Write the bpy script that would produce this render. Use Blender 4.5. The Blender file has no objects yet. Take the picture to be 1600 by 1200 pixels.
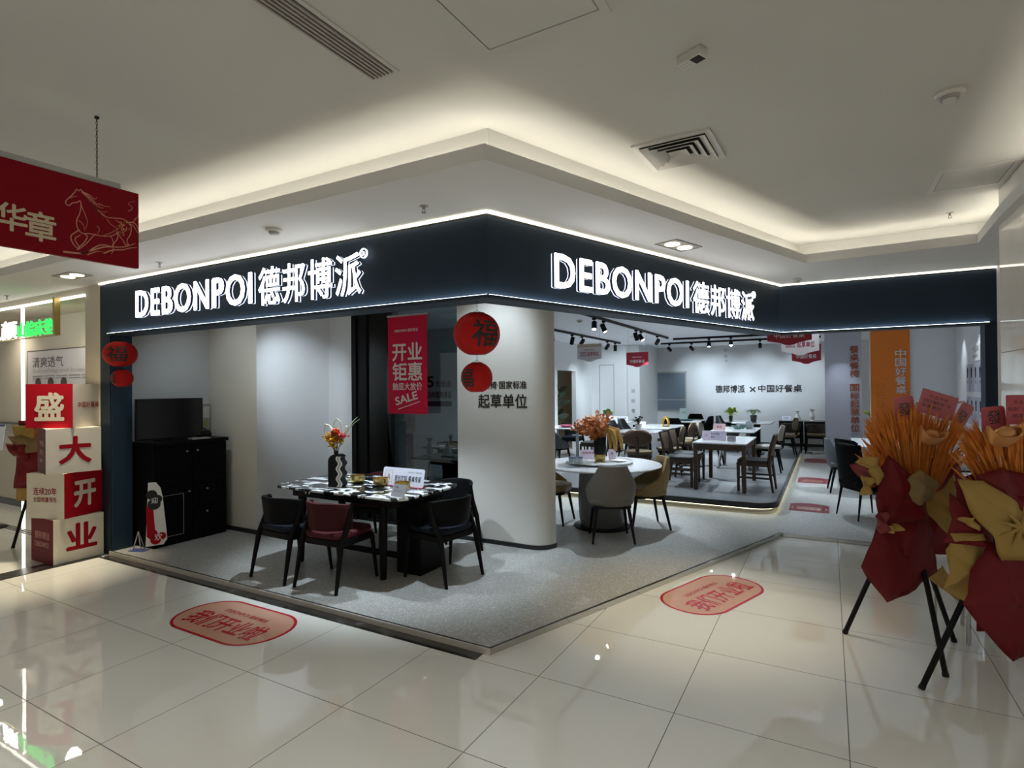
import bpy, bmesh, math, random
from mathutils import Matrix, Vector
from math import pi, sin, cos, radians as R

random.seed(7)
C = bpy.context.scene.collection
S = bpy.context.scene

# ------------------------------------------------------------------ camera, world, exposure
YAW, PITCH, ROLL = -0.511090, 0.0059665, -0.0084955
EYE = Vector((0.0, 0.0, 1.732))
fw = Vector((sin(YAW) * cos(PITCH), cos(YAW) * cos(PITCH), sin(PITCH)))
rt = Vector((cos(YAW), -sin(YAW), 0.0))
up = rt.cross(fw)
rt, up = cos(ROLL) * rt + sin(ROLL) * up, -sin(ROLL) * rt + cos(ROLL) * up
cam = bpy.data.cameras.new('camera')
cam.sensor_width = 36.0
cam.lens = 36.0 * 882.0 / 1600.0
cam.clip_start, cam.clip_end = 0.05, 200
cam_o = bpy.data.objects.new('camera', cam)
C.objects.link(cam_o)
cam_o.matrix_world = Matrix(((rt.x, up.x, -fw.x, EYE.x), (rt.y, up.y, -fw.y, EYE.y), (rt.z, up.z, -fw.z, EYE.z), (0, 0, 0, 1)))
S.camera = cam_o

S.view_settings.view_transform = 'Standard'
S.view_settings.look = 'None'
S.view_settings.gamma = 1.0
S.view_settings.use_curve_mapping = False
S.view_settings.exposure = 0.0

W = bpy.data.worlds.new('mall_ambient')
S.world = W
W.use_nodes = True
W.node_tree.nodes['Background'].inputs[0].default_value = (1.0, 0.965, 0.90, 1)
W.node_tree.nodes['Background'].inputs[1].default_value = 0.34

COOL = (0.76, 0.885, 1.0)
WARM = (1.0, 0.86, 0.62)
SOFTW = (1.0, 0.90, 0.74)


def spot(loc, target, power, angle=50, blend=0.5, color=COOL, size=0.03):
    l = bpy.data.lights.new('spot_lamp', 'SPOT')
    l.energy, l.spot_size, l.spot_blend, l.color, l.shadow_soft_size = power, R(angle), blend, color, size
    o = bpy.data.objects.new('spot_lamp', l)
    C.objects.link(o)
    o.location = loc
    o.rotation_euler = (Vector(target) - Vector(loc)).to_track_quat('-Z', 'Y').to_euler()
    return o


def area(loc, sx, sy, power, color=COOL, rot=(0, 0, 0)):
    l = bpy.data.lights.new('panel_lamp', 'AREA')
    l.shape = 'RECTANGLE'
    l.size, l.size_y, l.energy, l.color = sx, sy, power, color
    o = bpy.data.objects.new('panel_lamp', l)
    C.objects.link(o)
    o.location = loc
    o.rotation_euler = rot
    return o


# downlights of the mall ceiling behind and beside the camera
for x, y, p in ((-4.6, -0.4, 95), (-1.7, -0.6, 85), (0.7, 0.3, 105), (-4.6, -3.4, 90), (-0.7, -3.6, 80), (-1.2, 1.2, 40)):
    spot((x, y, 3.10), (x, y, 0), p, 120, 0.8, (1.0, 0.965, 0.90), 0.1)


# ------------------------------------------------------------------ materials
MAT = {}


def mat(name, col, rough=0.5, metal=0.0, emit=0.0, spec=0.5, coat=0.0, noise=0.0, nscale=8.0, bump=0.0, bscale=60.0, trans=0.0, sheen=0.0):
    if name in MAT:
        return MAT[name]
    m = bpy.data.materials.new(name)
    m.use_nodes = True
    nt = m.node_tree
    b = nt.nodes['Principled BSDF']
    b.inputs['Base Color'].default_value = (*col, 1)
    b.inputs['Roughness'].default_value = rough
    b.inputs['Metallic'].default_value = metal
    b.inputs['Specular IOR Level'].default_value = spec
    b.inputs['Coat Weight'].default_value = coat
    b.inputs['Transmission Weight'].default_value = trans
    b.inputs['Sheen Weight'].default_value = sheen
    if emit:
        b.inputs['Emission Color'].default_value = (*col, 1)
        b.inputs['Emission Strength'].default_value = emit
    if noise or bump:
        tc = nt.nodes.new('ShaderNodeTexCoord')
    if noise:
        n = nt.nodes.new('ShaderNodeTexNoise')
        n.inputs['Scale'].default_value = nscale
        n.inputs['Detail'].default_value = 5
        nt.links.new(tc.outputs['Object'], n.inputs['Vector'])
        mx = nt.nodes.new('ShaderNodeMix')
        mx.data_type = 'RGBA'
        mx.inputs['A'].default_value = (*[c * (1 - noise) for c in col], 1)
        mx.inputs['B'].default_value = (*[min(1, c * (1 + noise)) for c in col], 1)
        nt.links.new(n.outputs['Fac'], mx.inputs['Factor'])
        nt.links.new(mx.outputs['Result'], b.inputs['Base Color'])
    if bump:
        n2 = nt.nodes.new('ShaderNodeTexNoise')
        n2.inputs['Scale'].default_value = bscale
        nt.links.new(tc.outputs['Object'], n2.inputs['Vector'])
        bp = nt.nodes.new('ShaderNodeBump')
        bp.inputs['Strength'].default_value = bump
        bp.inputs['Distance'].default_value = 0.01
        nt.links.new(n2.outputs['Fac'], bp.inputs['Height'])
        nt.links.new(bp.outputs['Normal'], b.inputs['Normal'])
    MAT[name] = m
    return m


def nodes_of(m):
    return m.node_tree, m.node_tree.nodes['Principled BSDF']


def math_node(nt, op, a, b=None):
    n = nt.nodes.new('ShaderNodeMath')
    n.operation = op
    for i, v in enumerate((a, b)):
        if v is None:
            continue
        if hasattr(v, 'links'):
            nt.links.new(v, n.inputs[i])
        else:
            n.inputs[i].default_value = v
    return n.outputs[0]


def tile_floor():
    m = mat('polished_tile', (0.60, 0.60, 0.55), 0.015, spec=1.0)
    nt, b = nodes_of(m)
    b.inputs['IOR'].default_value = 1.6
    tc = nt.nodes.new('ShaderNodeTexCoord')
    sp = nt.nodes.new('ShaderNodeSeparateXYZ')
    nt.links.new(tc.outputs['Object'], sp.inputs[0])
    ds, ids = [], []
    for out, o0 in ((sp.outputs[0], -5.532), (sp.outputs[1], 2.229)):
        u = math_node(nt, 'DIVIDE', math_node(nt, 'SUBTRACT', out, o0), 0.8)
        f = math_node(nt, 'FRACT', u)
        ids.append(math_node(nt, 'FLOOR', u))
        ds.append(math_node(nt, 'MINIMUM', f, math_node(nt, 'SUBTRACT', 1.0, f)))
    g = math_node(nt, 'LESS_THAN', math_node(nt, 'MINIMUM', ds[0], ds[1]), 0.0028)
    cb = nt.nodes.new('ShaderNodeCombineXYZ')
    nt.links.new(ids[0], cb.inputs[0])
    nt.links.new(ids[1], cb.inputs[1])
    wn = nt.nodes.new('ShaderNodeTexWhiteNoise')
    nt.links.new(cb.outputs[0], wn.inputs['Vector'])
    no = nt.nodes.new('ShaderNodeTexNoise')
    no.inputs['Scale'].default_value = 2.2
    no.inputs['Detail'].default_value = 6
    nt.links.new(tc.outputs['Object'], no.inputs['Vector'])
    r = nt.nodes.new('ShaderNodeMix')
    r.data_type = 'RGBA'
    r.inputs['A'].default_value = (0.76, 0.76, 0.70, 1)
    r.inputs['B'].default_value = (0.82, 0.82, 0.765, 1)
    nt.links.new(math_node(nt, 'ADD', math_node(nt, 'MULTIPLY', wn.outputs['Value'], 0.35), math_node(nt, 'MULTIPLY', no.outputs['Fac'], 0.65)), r.inputs['Factor'])
    mx = nt.nodes.new('ShaderNodeMix')
    mx.data_type = 'RGBA'
    nt.links.new(g, mx.inputs['Factor'])
    nt.links.new(r.outputs['Result'], mx.inputs['A'])
    mx.inputs['B'].default_value = (0.06, 0.055, 0.05, 1)
    nt.links.new(mx.outputs['Result'], b.inputs['Base Color'])
    nt.links.new(math_node(nt, 'ADD', math_node(nt, 'MULTIPLY', g, 0.6), 0.014), b.inputs['Roughness'])
    # slight unevenness of the polish
    n2 = nt.nodes.new('ShaderNodeTexNoise')
    n2.inputs['Scale'].default_value = 7.0
    nt.links.new(tc.outputs['Object'], n2.inputs['Vector'])
    bp = nt.nodes.new('ShaderNodeBump')
    bp.inputs['Strength'].default_value = 0.009
    bp.inputs['Distance'].default_value = 0.02
    nt.links.new(n2.outputs['Fac'], bp.inputs['Height'])
    nt.links.new(bp.outputs['Normal'], b.inputs['Normal'])
    return m


def speckle(name, base, dark, light, scale=130.0, rough=0.35):
    m = mat(name, base, rough)
    nt, b = nodes_of(m)
    tc = nt.nodes.new('ShaderNodeTexCoord')
    v = nt.nodes.new('ShaderNodeTexVoronoi')
    v.inputs['Scale'].default_value = scale
    nt.links.new(tc.outputs['Object'], v.inputs['Vector'])
    cr = nt.nodes.new('ShaderNodeValToRGB')
    e = cr.color_ramp.elements
    e[0].position, e[0].color = 0.0, (*dark, 1)
    e[1].position, e[1].color = 1.0, (*light, 1)
    x = cr.color_ramp.elements.new(0.25); x.color = (*base, 1)
    x = cr.color_ramp.elements.new(0.75); x.color = (*base, 1)
    sp = nt.nodes.new('ShaderNodeSeparateColor')
    nt.links.new(v.outputs['Color'], sp.inputs[0])
    nt.links.new(sp.outputs[0], cr.inputs[0])
    nt.links.new(cr.outputs[0], b.inputs['Base Color'])
    return m


def marble(name, base, vein, pos0, pos1, scale, rough=0.12, stretch=(1, 1, 1), detail=7.0, dist=0.6):
    m = mat(name, base, rough)
    nt, b = nodes_of(m)
    tc = nt.nodes.new('ShaderNodeTexCoord')
    mp = nt.nodes.new('ShaderNodeMapping')
    mp.inputs['Scale'].default_value = stretch
    nt.links.new(tc.outputs['Object'], mp.inputs[0])
    n = nt.nodes.new('ShaderNodeTexNoise')
    n.inputs['Scale'].default_value = scale
    n.inputs['Detail'].default_value = detail
    n.inputs['Distortion'].default_value = dist
    nt.links.new(mp.outputs[0], n.inputs['Vector'])
    cr = nt.nodes.new('ShaderNodeValToRGB')
    e = cr.color_ramp.elements
    e[0].position, e[0].color = pos0, (*base, 1)
    e[1].position, e[1].color = pos1, (*vein, 1)
    nt.links.new(n.outputs['Fac'], cr.inputs[0])
    nt.links.new(cr.outputs[0], b.inputs['Base Color'])
    return m


TILE = tile_floor()
TERR = speckle('terrazzo', (0.385, 0.375, 0.35), (0.24, 0.29, 0.27), (0.66, 0.65, 0.62))
PLATM = mat('grey_board_floor', (0.20, 0.205, 0.21), 0.3, noise=0.15, nscale=3)
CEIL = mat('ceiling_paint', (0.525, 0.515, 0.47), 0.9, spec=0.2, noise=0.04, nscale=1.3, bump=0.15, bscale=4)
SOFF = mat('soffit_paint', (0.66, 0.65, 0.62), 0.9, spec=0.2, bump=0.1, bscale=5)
ICEIL = mat('shop_ceiling_paint', (0.90, 0.92, 0.95), 0.9, spec=0.2)
NAVY = mat('navy_panel', (0.012, 0.024, 0.040), 0.6, spec=0.25, noise=0.06, nscale=3)
NAVYJ = mat('slate_navy_frame', (0.018, 0.042, 0.070), 0.55, spec=0.3)
GREYW = mat('grey_wall_paint', (0.52, 0.53, 0.53), 0.85, spec=0.2, noise=0.03, nscale=2)
WHITEW = mat('white_wall_paint', (0.76, 0.77, 0.77), 0.85, spec=0.2, noise=0.03, nscale=2)
BEIGEW = mat('beige_wall_paint', (0.66, 0.62, 0.52), 0.85, spec=0.2, noise=0.03, nscale=2)
BCOLM = mat('column_paint', (0.62, 0.60, 0.55), 0.75, spec=0.25, noise=0.02, nscale=3)
CREAM = mat('cream_paint', (0.60, 0.55, 0.45), 0.7, spec=0.3)
BLACKM = mat('black_metal', (0.005, 0.005, 0.0055), 0.45, spec=0.2)
BASEB = mat('black_skirting', (0.012, 0.012, 0.013), 0.35)
STEEL = mat('polished_steel', (0.70, 0.66, 0.58), 0.38, 0.55)
MIRR = mat('mirror_steel', (0.55, 0.55, 0.54), 0.12, 1.0)
BLKSTONE = marble('black_stone', (0.018, 0.018, 0.018), (0.10, 0.09, 0.08), 0.5, 0.75, 6.0, 0.15)
MARBCOL = marble('cream_marble', (0.84, 0.81, 0.74), (0.66, 0.63, 0.56), 0.45, 0.75, 2.2, 0.06, (1, 1, 0.6))
MARBBLK = marble('black_white_marble', (0.010, 0.011, 0.012), (0.80, 0.82, 0.82), 0.53, 0.565, 5.0, 0.07, (0.85, 1.9, 1), 5.0, 1.2)
MARBWHT = marble('white_marble', (0.78, 0.79, 0.80), (0.50, 0.51, 0.53), 0.55, 0.72, 5.0, 0.10, (1, 1.6, 1), 6, 1.5)
GLASS = mat('clear_glass', (0.75, 0.82, 0.82), 0.01, spec=0.6)
RED = mat('print_red', (0.40, 0.006, 0.016), 0.5, spec=0.12)
BANRED = mat('banner_red', (0.22, 0.003, 0.010), 0.6, spec=0.12)
CARDRED = mat('card_red', (0.50, 0.085, 0.10), 0.55)
LANT = mat('lantern_paper', (0.47, 0.012, 0.010), 0.6, spec=0.15)
WHITE = mat('white_print', (0.82, 0.80, 0.76), 0.5)
OFFW = mat('ivory_board', (0.72, 0.66, 0.54), 0.5)
BLACK = mat('black_print', (0.010, 0.010, 0.010), 0.5)
ORANGE = mat('orange_board', (0.70, 0.19, 0.03), 0.5, spec=0.2)
LAV = mat('lavender_card', (0.66, 0.60, 0.74), 0.4)
LEDW = mat('led_warm', (1.0, 0.93, 0.76), emit=3.6)
LEDC = mat('led_cool', (0.88, 0.95, 1.0), emit=13.0)
LEDCOVE = mat('led_cove', (1.0, 0.95, 0.86), emit=19)
LEDPLAT = mat('led_platform', (1.0, 0.90, 0.55), emit=5.0)
LETW = mat('letter_white', (1.0, 1.0, 1.0), emit=4.0)
LETHALO = mat('letter_halo', (0.80, 0.88, 1.0), emit=1.0)
LETG = mat('letter_green', (0.03, 0.85, 0.10), emit=1.6)
LETSIDE = mat('letter_side', (0.02, 0.02, 0.06), 0.3)
LAMPW = mat('lamp_lens', (1.0, 0.98, 0.95), emit=22)
LAMPWARM = mat('lamp_lens_warm', (1.0, 0.92, 0.72), emit=2.2)
LEATHG = mat('grey_leather', (0.17, 0.155, 0.135), 0.5, noise=0.08, nscale=12, bump=0.1, bscale=90)
LEATHY = mat('tan_leather', (0.26, 0.175, 0.065), 0.45, noise=0.08, nscale=12, bump=0.1, bscale=90)
LEATHB = mat('black_leather', (0.004, 0.0043, 0.005), 0.5, spec=0.1, bump=0.1, bscale=90)
LEATHR = mat('burgundy_leather', (0.052, 0.010, 0.011), 0.5, spec=0.12, noise=0.1, nscale=10, bump=0.08, bscale=90)
FABBLU = mat('dark_blue_leather', (0.008, 0.011, 0.018), 0.5, spec=0.15, bump=0.1, bscale=90)
FABROSE = mat('rose_leather', (0.075, 0.014, 0.019), 0.5, spec=0.15, bump=0.1, bscale=90)
LEATHDK = mat('slate_leather', (0.075, 0.083, 0.088), 0.5)
LEATHCR = mat('cream_leather', (0.30, 0.27, 0.22), 0.5)
PADDK = mat('dark_seat_pad', (0.032, 0.032, 0.030), 0.6)
OLIVE = mat('olive_leather', (0.14, 0.10, 0.045), 0.5)
WOODB = mat('brown_wood', (0.060, 0.034, 0.019), 0.4, noise=0.25, nscale=14)
WOODD = mat('dark_wood', (0.005, 0.0042, 0.004), 0.45, spec=0.12, noise=0.2, nscale=14)
CANE = mat('cane_webbing', (0.27, 0.20, 0.13), 0.6, noise=0.15, nscale=120)
GOLD = mat('gold_metal', (0.60, 0.46, 0.17), 0.28, 1.0)
GOLDP = mat('gold_paper', (0.42, 0.27, 0.075), 0.5, spec=0.2, bump=0.12, bscale=14)
REDP = mat('dark_red_paper', (0.17, 0.008, 0.012), 0.5, spec=0.25, bump=0.10, bscale=12)
HAY = mat('orange_wheat', (0.72, 0.24, 0.03), 0.7, noise=0.35, nscale=22)
INGOT = mat('ingot_foil', (0.66, 0.30, 0.10), 0.28, 0.35)
LEAFO = mat('orange_leaf', (0.62, 0.24, 0.075), 0.6, noise=0.3, nscale=14)
LEAFY = mat('golden_spray', (0.52, 0.30, 0.07), 0.6, noise=0.2, nscale=20)
LEAFG = mat('green_leaf', (0.09, 0.21, 0.05), 0.6, noise=0.3, nscale=20)
LEAFL = mat('lime_leaf', (0.50, 0.66, 0.12), 0.6, noise=0.3, nscale=20)
LEAFP = mat('pale_green_leaf', (0.52, 0.62, 0.42), 0.6, noise=0.2, nscale=20)
LEAFD = mat('dark_leaf', (0.02, 0.035, 0.012), 0.6)
YEL = mat('yellow_petal', (0.75, 0.42, 0.02), 0.7, noise=0.2, nscale=30)
PINK = mat('pink_petal', (0.70, 0.10, 0.12), 0.7, noise=0.2, nscale=30)
PLAST = mat('white_plastic', (0.55, 0.53, 0.48), 0.5)
PLASTD = mat('grey_plastic', (0.30, 0.29, 0.27), 0.5)
ALU = mat('grey_aluminium', (0.38, 0.38, 0.36), 0.45, 0.2)
GAP = mat('dark_gap', (0.012, 0.011, 0.010), 0.9)
SLAT = mat('grille_slat', (0.34, 0.31, 0.27), 0.6)
SILV = mat('silver_tube', (0.55, 0.55, 0.55), 0.25, 1.0)
FROST = mat('pale_glass', (0.42, 0.50, 0.52), 0.15, spec=0.6)
HORSE = mat('horse_ink', (0.62, 0.26, 0.16), 0.5)
CALL = mat('gold_ink', (0.60, 0.50, 0.33), 0.5)
WINF = mat('window_film', (0.16, 0.20, 0.24), 0.25)
BLUEP = mat('blue_print', (0.06, 0.10, 0.35), 0.5)
PINKD = mat('peach_print', (0.62, 0.35, 0.25), 0.06)
REDD = mat('decal_red', (0.48, 0.025, 0.04), 0.06)
DECR = mat('floor_decal_red', (0.19, 0.010, 0.022), 0.4)
nt_, b_ = nodes_of(GLASS)
_mx = nt_.nodes.new('ShaderNodeMixShader')
_tr = nt_.nodes.new('ShaderNodeBsdfTransparent')
_tr.inputs[0].default_value = (0.52, 0.58, 0.60, 1)
_gl = nt_.nodes.new('ShaderNodeBsdfGlossy')
_gl.inputs['Roughness'].default_value = 0.01
_fr = nt_.nodes.new('ShaderNodeFresnel')
_fr.inputs[0].default_value = 1.5
nt_.links.new(_fr.outputs[0], _mx.inputs[0])
nt_.links.new(_tr.outputs[0], _mx.inputs[1])
nt_.links.new(_gl.outputs[0], _mx.inputs[2])
nt_.links.new(_mx.outputs[0], nt_.nodes['Material Output'].inputs[0])


# ------------------------------------------------------------------ mesh helpers
class M:
    def __init__(s):
        s.bm = bmesh.new()

    def face(s, vs):
        try:
            return s.bm.faces.new(vs)
        except ValueError:
            return None

    def box(s, c, d, rz=0.0, rx=0.0):
        m = Matrix.Translation(Vector(c)) @ Matrix.Rotation(rz, 4, 'Z') @ Matrix.Rotation(rx, 4, 'X')
        v = [s.bm.verts.new(m @ Vector((x * d[0] / 2, y * d[1] / 2, z * d[2] / 2))) for z in (-1, 1) for x, y in ((-1, -1), (1, -1), (1, 1), (-1, 1))]
        for q in ((3, 2, 1, 0), (4, 5, 6, 7), (0, 1, 5, 4), (1, 2, 6, 5), (2, 3, 7, 6), (3, 0, 4, 7)):
            s.face([v[i] for i in q])
        return s

    def b2(s, lo, hi):
        return s.box([(a + b) / 2 for a, b in zip(lo, hi)], [b - a for a, b in zip(lo, hi)])

    def prism(s, poly, z0, z1):
        a = [s.bm.verts.new((x, y, z0)) for x, y in poly]
        b = [s.bm.verts.new((x, y, z1)) for x, y in poly]
        n = len(poly)
        s.face(list(reversed(a)))
        s.face(b)
        for i in range(n):
            s.face([a[i], a[(i + 1) % n], b[(i + 1) % n], b[i]])
        return s

    def prism_xz(s, poly, y0, y1):
        a = [s.bm.verts.new((x, y0, z)) for x, z in poly]
        b = [s.bm.verts.new((x, y1, z)) for x, z in poly]
        n = len(poly)
        s.face(a)
        s.face(list(reversed(b)))
        for i in range(n):
            s.face([a[(i + 1) % n], a[i], b[i], b[(i + 1) % n]])
        return s

    def tube(s, pts, r, seg=8, flat=1.0):
        pts = [Vector(p) for p in pts]
        n = len(pts)
        rs = list(r) if isinstance(r, (list, tuple)) else [r] * n
        t0 = (pts[1] - pts[0]).normalized()
        ref = Vector((0, 0, 1)) if abs(t0.z) < 0.9 else Vector((0, 1, 0))
        u = t0.cross(ref).normalized()
        rings = []
        for i, p in enumerate(pts):
            t = (pts[min(i + 1, n - 1)] - pts[max(i - 1, 0)]).normalized()
            u = (u - t * u.dot(t)).normalized()
            w = t.cross(u)
            rings.append([s.bm.verts.new(p + rs[i] * (cos(2 * pi * k / seg) * u + flat * sin(2 * pi * k / seg) * w)) for k in range(seg)])
        for a, b in zip(rings, rings[1:]):
            for k in range(seg):
                s.face([a[k], a[(k + 1) % seg], b[(k + 1) % seg], b[k]])
        s.face(list(reversed(rings[0])))
        s.face(rings[-1])
        return s

    def lathe(s, prof, seg=24, c=(0, 0, 0), sx=1.0, sy=1.0):
        rings = []
        closed = len(prof) > 2 and abs(prof[0][0] - prof[-1][0]) < 1e-6 and prof[0][0] > 0.002     # a ring, open in the middle
        for r, z in prof:
            if r < 1e-5:
                rings.append([s.bm.verts.new((c[0], c[1], c[2] + z))])
            else:
                rings.append([s.bm.verts.new((c[0] + sx * r * cos(2 * pi * k / seg), c[1] + sy * r * sin(2 * pi * k / seg), c[2] + z)) for k in range(seg)])
        for a, b in list(zip(rings, rings[1:])) + ([(rings[-1], rings[0])] if closed else []):
            for k in range(seg):
                k2 = (k + 1) % seg
                if len(a) == 1 and len(b) > 1:
                    s.face([a[0], b[k2], b[k]])
                elif len(b) == 1 and len(a) > 1:
                    s.face([a[k], a[k2], b[0]])
                elif len(a) > 1:
                    s.face([a[k], a[k2], b[k2], b[k]])
        if len(rings[0]) > 1 and not closed:
            s.face(list(reversed(rings[0])))
        if len(rings[-1]) > 1 and not closed:
            s.face(rings[-1])
        return s

    def grid(s, rows, close=False):
        vs = [[s.bm.verts.new(p) for p in r] for r in rows]
        for a, b in zip(vs, vs[1:]):
            n = len(a)
            for i in range(n if close else n - 1):
                s.face([a[i], a[(i + 1) % n], b[(i + 1) % n], b[i]])
        return s

    def poly(s, pts):
        s.face([s.bm.verts.new(p) for p in pts])
        return s

    def done(s, name, m, parent=None, smooth=False, bevel=0.0, seg=2, solid=0.0, angle=40, loc=None, subd=0):
        me = bpy.data.meshes.new(name)
        s.bm.normal_update()
        s.bm.to_mesh(me)
        s.bm.free()
        me.materials.append(m)
        if smooth or bevel or subd:
            me.polygons.foreach_set('use_smooth', [True] * len(me.polygons))
            me.set_sharp_from_angle(angle=R(angle))
        o = bpy.data.objects.new(name, me)
        C.objects.link(o)
        if parent is not None:
            o.parent = parent
        if loc is not None:
            o.location = loc
        if solid:
            md = o.modifiers.new('thick', 'SOLIDIFY')
            md.thickness = solid
            md.offset = 0
        if subd:
            md = o.modifiers.new('subd', 'SUBSURF')
            md.levels = md.render_levels = subd
        if bevel:
            md = o.modifiers.new('bevel', 'BEVEL')
            md.width, md.segments, md.limit_method = bevel, seg, 'ANGLE'
            md.harden_normals = False
        return o


def tag(o, label, cat, group=None, kind=None):
    o['label'] = label
    o['category'] = cat
    if group:
        o['group'] = group
    if kind:
        o['kind'] = kind
    return o


def thing(name, label, cat, loc=(0, 0, 0), rz=0.0, group=None):
    o = bpy.data.objects.new(name, None)
    o.empty_display_size = 0.1
    C.objects.link(o)
    o.location = loc
    o.rotation_euler = (0, 0, rz)
    return tag(o, label, cat, group)


def struct(o):
    o['kind'] = 'structure'
    return o


def copy_tree(o, parent=None):
    c = o.copy()
    C.objects.link(c)
    if parent is not None:
        c.parent = parent
    for ch in list(o.children):
        copy_tree(ch, c)
    return c


PROTO = {}


def place(key, build, name, label, cat, loc, rz, group=None):
    if key in PROTO:
        r = copy_tree(PROTO[key])
    else:
        r = PROTO[key] = build()
    r.location = loc
    r.rotation_euler = (0, 0, rz)
    tag(r, label, cat, group)
    return r


# ------------------------------------------------------------------ lettering
TXT = {}
FRONT = Matrix(((1, 0, 0, 0), (0, 0, -1, 0), (0, 1, 0, 0), (0, 0, 0, 1)))   # text plane to x/z, its front to -y


def text_data(body, w, h, ext, bold, space=1.0, vertical=False, line=1.0):
    key = (body, round(w, 4), round(h, 4), ext, bold, space)
    if key in TXT:
        return TXT[key]
    cu = bpy.data.curves.new('lettering', 'FONT')
    cu.body = body
    cu.size = 1.0
    cu.resolution_u = 3
    cu.extrude = 0.5 if ext > 0 else 0.0
    cu.space_character = space
    cu.space_line = line
    cu.align_x = 'CENTER'
    o = bpy.data.objects.new('lettering_source', cu)
    C.objects.link(o)
    dg = bpy.context.evaluated_depsgraph_get()
    me = bpy.data.meshes.new_from_object(o.evaluated_get(dg))
    bpy.data.objects.remove(o)
    xs = [v.co.x for v in me.vertices]
    ys = [v.co.y for v in me.vertices]
    x0, x1, y0, y1 = min(xs), max(xs), min(ys), max(ys)
    if w == 0:
        w = h * (x1 - x0) / (y1 - y0)
    if h == 0:
        h = w * (y1 - y0) / (x1 - x0)
    for v in me.vertices:
        v.co = ((v.co.x - x0) / (x1 - x0) * w, (v.co.y - y0) / (y1 - y0) * h, (v.co.z + 0.5) * ext if ext > 0 else 0.0)
    if bold > 0:                                     # heavier strokes: the glyphs laid over themselves, each a hair apart
        kx, ky = bold * w / (x1 - x0), bold * h / (y1 - y0)
        co = [v.co.copy() for v in me.vertices]
        fc = [tuple(p.vertices) for p in me.polygons]
        vs, fs = [], []
        for k, (dx, dy) in enumerate(((0, 0), (1, 0), (-1, 0), (0, 1), (0, -1), (.7, .7), (-.7, .7), (.7, -.7), (-.7, -.7))):
            n0 = len(vs)
            vs += [(c.x + dx * kx, c.y + dy * ky, c.z + 0.00004 * k) for c in co]
            fs += [tuple(i + n0 for i in q) for q in fc]
        me = bpy.data.meshes.new('lettering')
        me.from_pydata(vs, [], fs)
    me.materials.clear()
    TXT[key] = me
    return me


def text(body, x, z, w, h, m, parent, y=-0.002, ext=0.0, bold=0.0, name='lettering', space=1.0, mtx=FRONT, line=1.0):
    me = text_data(body, w, h, ext, bold, space, line=line).copy()
    me.materials.append(m)
    o = bpy.data.objects.new(name, me)
    C.objects.link(o)
    o.parent = parent
    if mtx is FRONT:
        o.matrix_basis = Matrix.Translation((x, y, z)) @ FRONT
    else:
        o.matrix_basis = mtx @ Matrix.Translation((x, z, y))
    return o


# ------------------------------------------------------------------ setting: floors
Y0 = 3.12                                   # line of the left shopfront
C0 = Vector((-1.927, Y0))                   # outer corner
C1 = Vector((-0.482, 7.154))                # inner corner
DR = (C1 - C0).normalized()                 # direction of the right shopfront
NR = Vector((DR.y, -DR.x))                  # its outward normal
AR = math.atan2(DR.y, DR.x)

f = M().b2((-15, -6, -0.12), (4.5, 8.0, 0.0)).done('floor', TILE)
struct(f)
poly = [(-6.62, Y0), (C0.x, Y0), (C1.x, C1.y), (2.6, C1.y), (2.6, 18.0), (-9.2, 18.0), (-9.2, 5.6), (-6.95, 5.6), (-6.95, 3.4), (-6.62, 3.4)]
struct(M().prism(poly, -0.1, 0.04).done('shop_floor', TERR))
m = M()
m.b2((-6.62, Y0 - 0.012, 0.0), (C0.x, Y0 - 0.001, 0.043))
struct(m.done('trim_1', STEEL))
a, b = C0 + NR * 0.001, C1 + NR * 0.001
struct(M().prism([(C0.x - 0.003, C0.y - 0.012), (C1.x + 0.012, C1.y - 0.012), (C1.x, C1.y), (C0.x, C0.y)], 0.0, 0.043).done('trim_2', MIRR))
struct(M().b2((C1.x + 0.012, C1.y - 0.012, 0), (1.45, C1.y - 0.001, 0.043)).done('trim_3', MIRR))
struct(M().b2((-6.62, Y0 - 0.105, 0.0), (C0.x - 0.05, Y0 - 0.013, 0.004)).done('trim_4', BLKSTONE))
struct(M().b2((-6.88, -2.0, 0.0), (-6.64, 3.05, 0.004)).done('trim_5', BLKSTONE))
m = M()
for y in (3.10, 3.14, 3.18):
    m.b2((-14, y, 0.0), (-7.16, y + 0.014, 0.006))
struct(m.done('trim_6', mat('dull_steel', (0.16, 0.15, 0.13), 0.4, 0.8)))

# black inlay line along the edge of the raised shop floor
m = M()
m.b2((-6.6, Y0 + 0.002, 0.04), (C0.x, Y0 + 0.016, 0.0425))
struct(m.done('trim_7', BASEB))
q = [C0 - NR * 0.002, C1 - NR * 0.002, C1 - NR * 0.02, C0 - NR * 0.02]
struct(M().prism([(p.x, p.y) for p in q], 0.04, 0.0425).done('trim_8', BASEB))

# ------------------------------------------------------------------ setting: ceilings
ZC, ZS = 3.15, 2.88
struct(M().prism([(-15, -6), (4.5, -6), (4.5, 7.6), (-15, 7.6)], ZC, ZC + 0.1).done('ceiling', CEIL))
LIP = [(-15.0, 2.407), (-1.498, 2.407), (-0.181, 5.988), (1.078, 5.90), (1.04, 5.06), (1.04, -6.0)]
BACK = [(-15.0, 2.623), (-1.61, 2.623), (-0.241, 6.44), (1.30, 6.34), (1.30, 5.06), (1.30, -6.0)]
poly = LIP + [(4.5, -6.0), (4.5, 7.40), (-0.7, 7.40), (-2.05, 3.34), (-15, 3.34)]
struct(M().prism(poly, ZS, ZS + 0.02).done('ceiling_soffit', SOFF))


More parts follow.
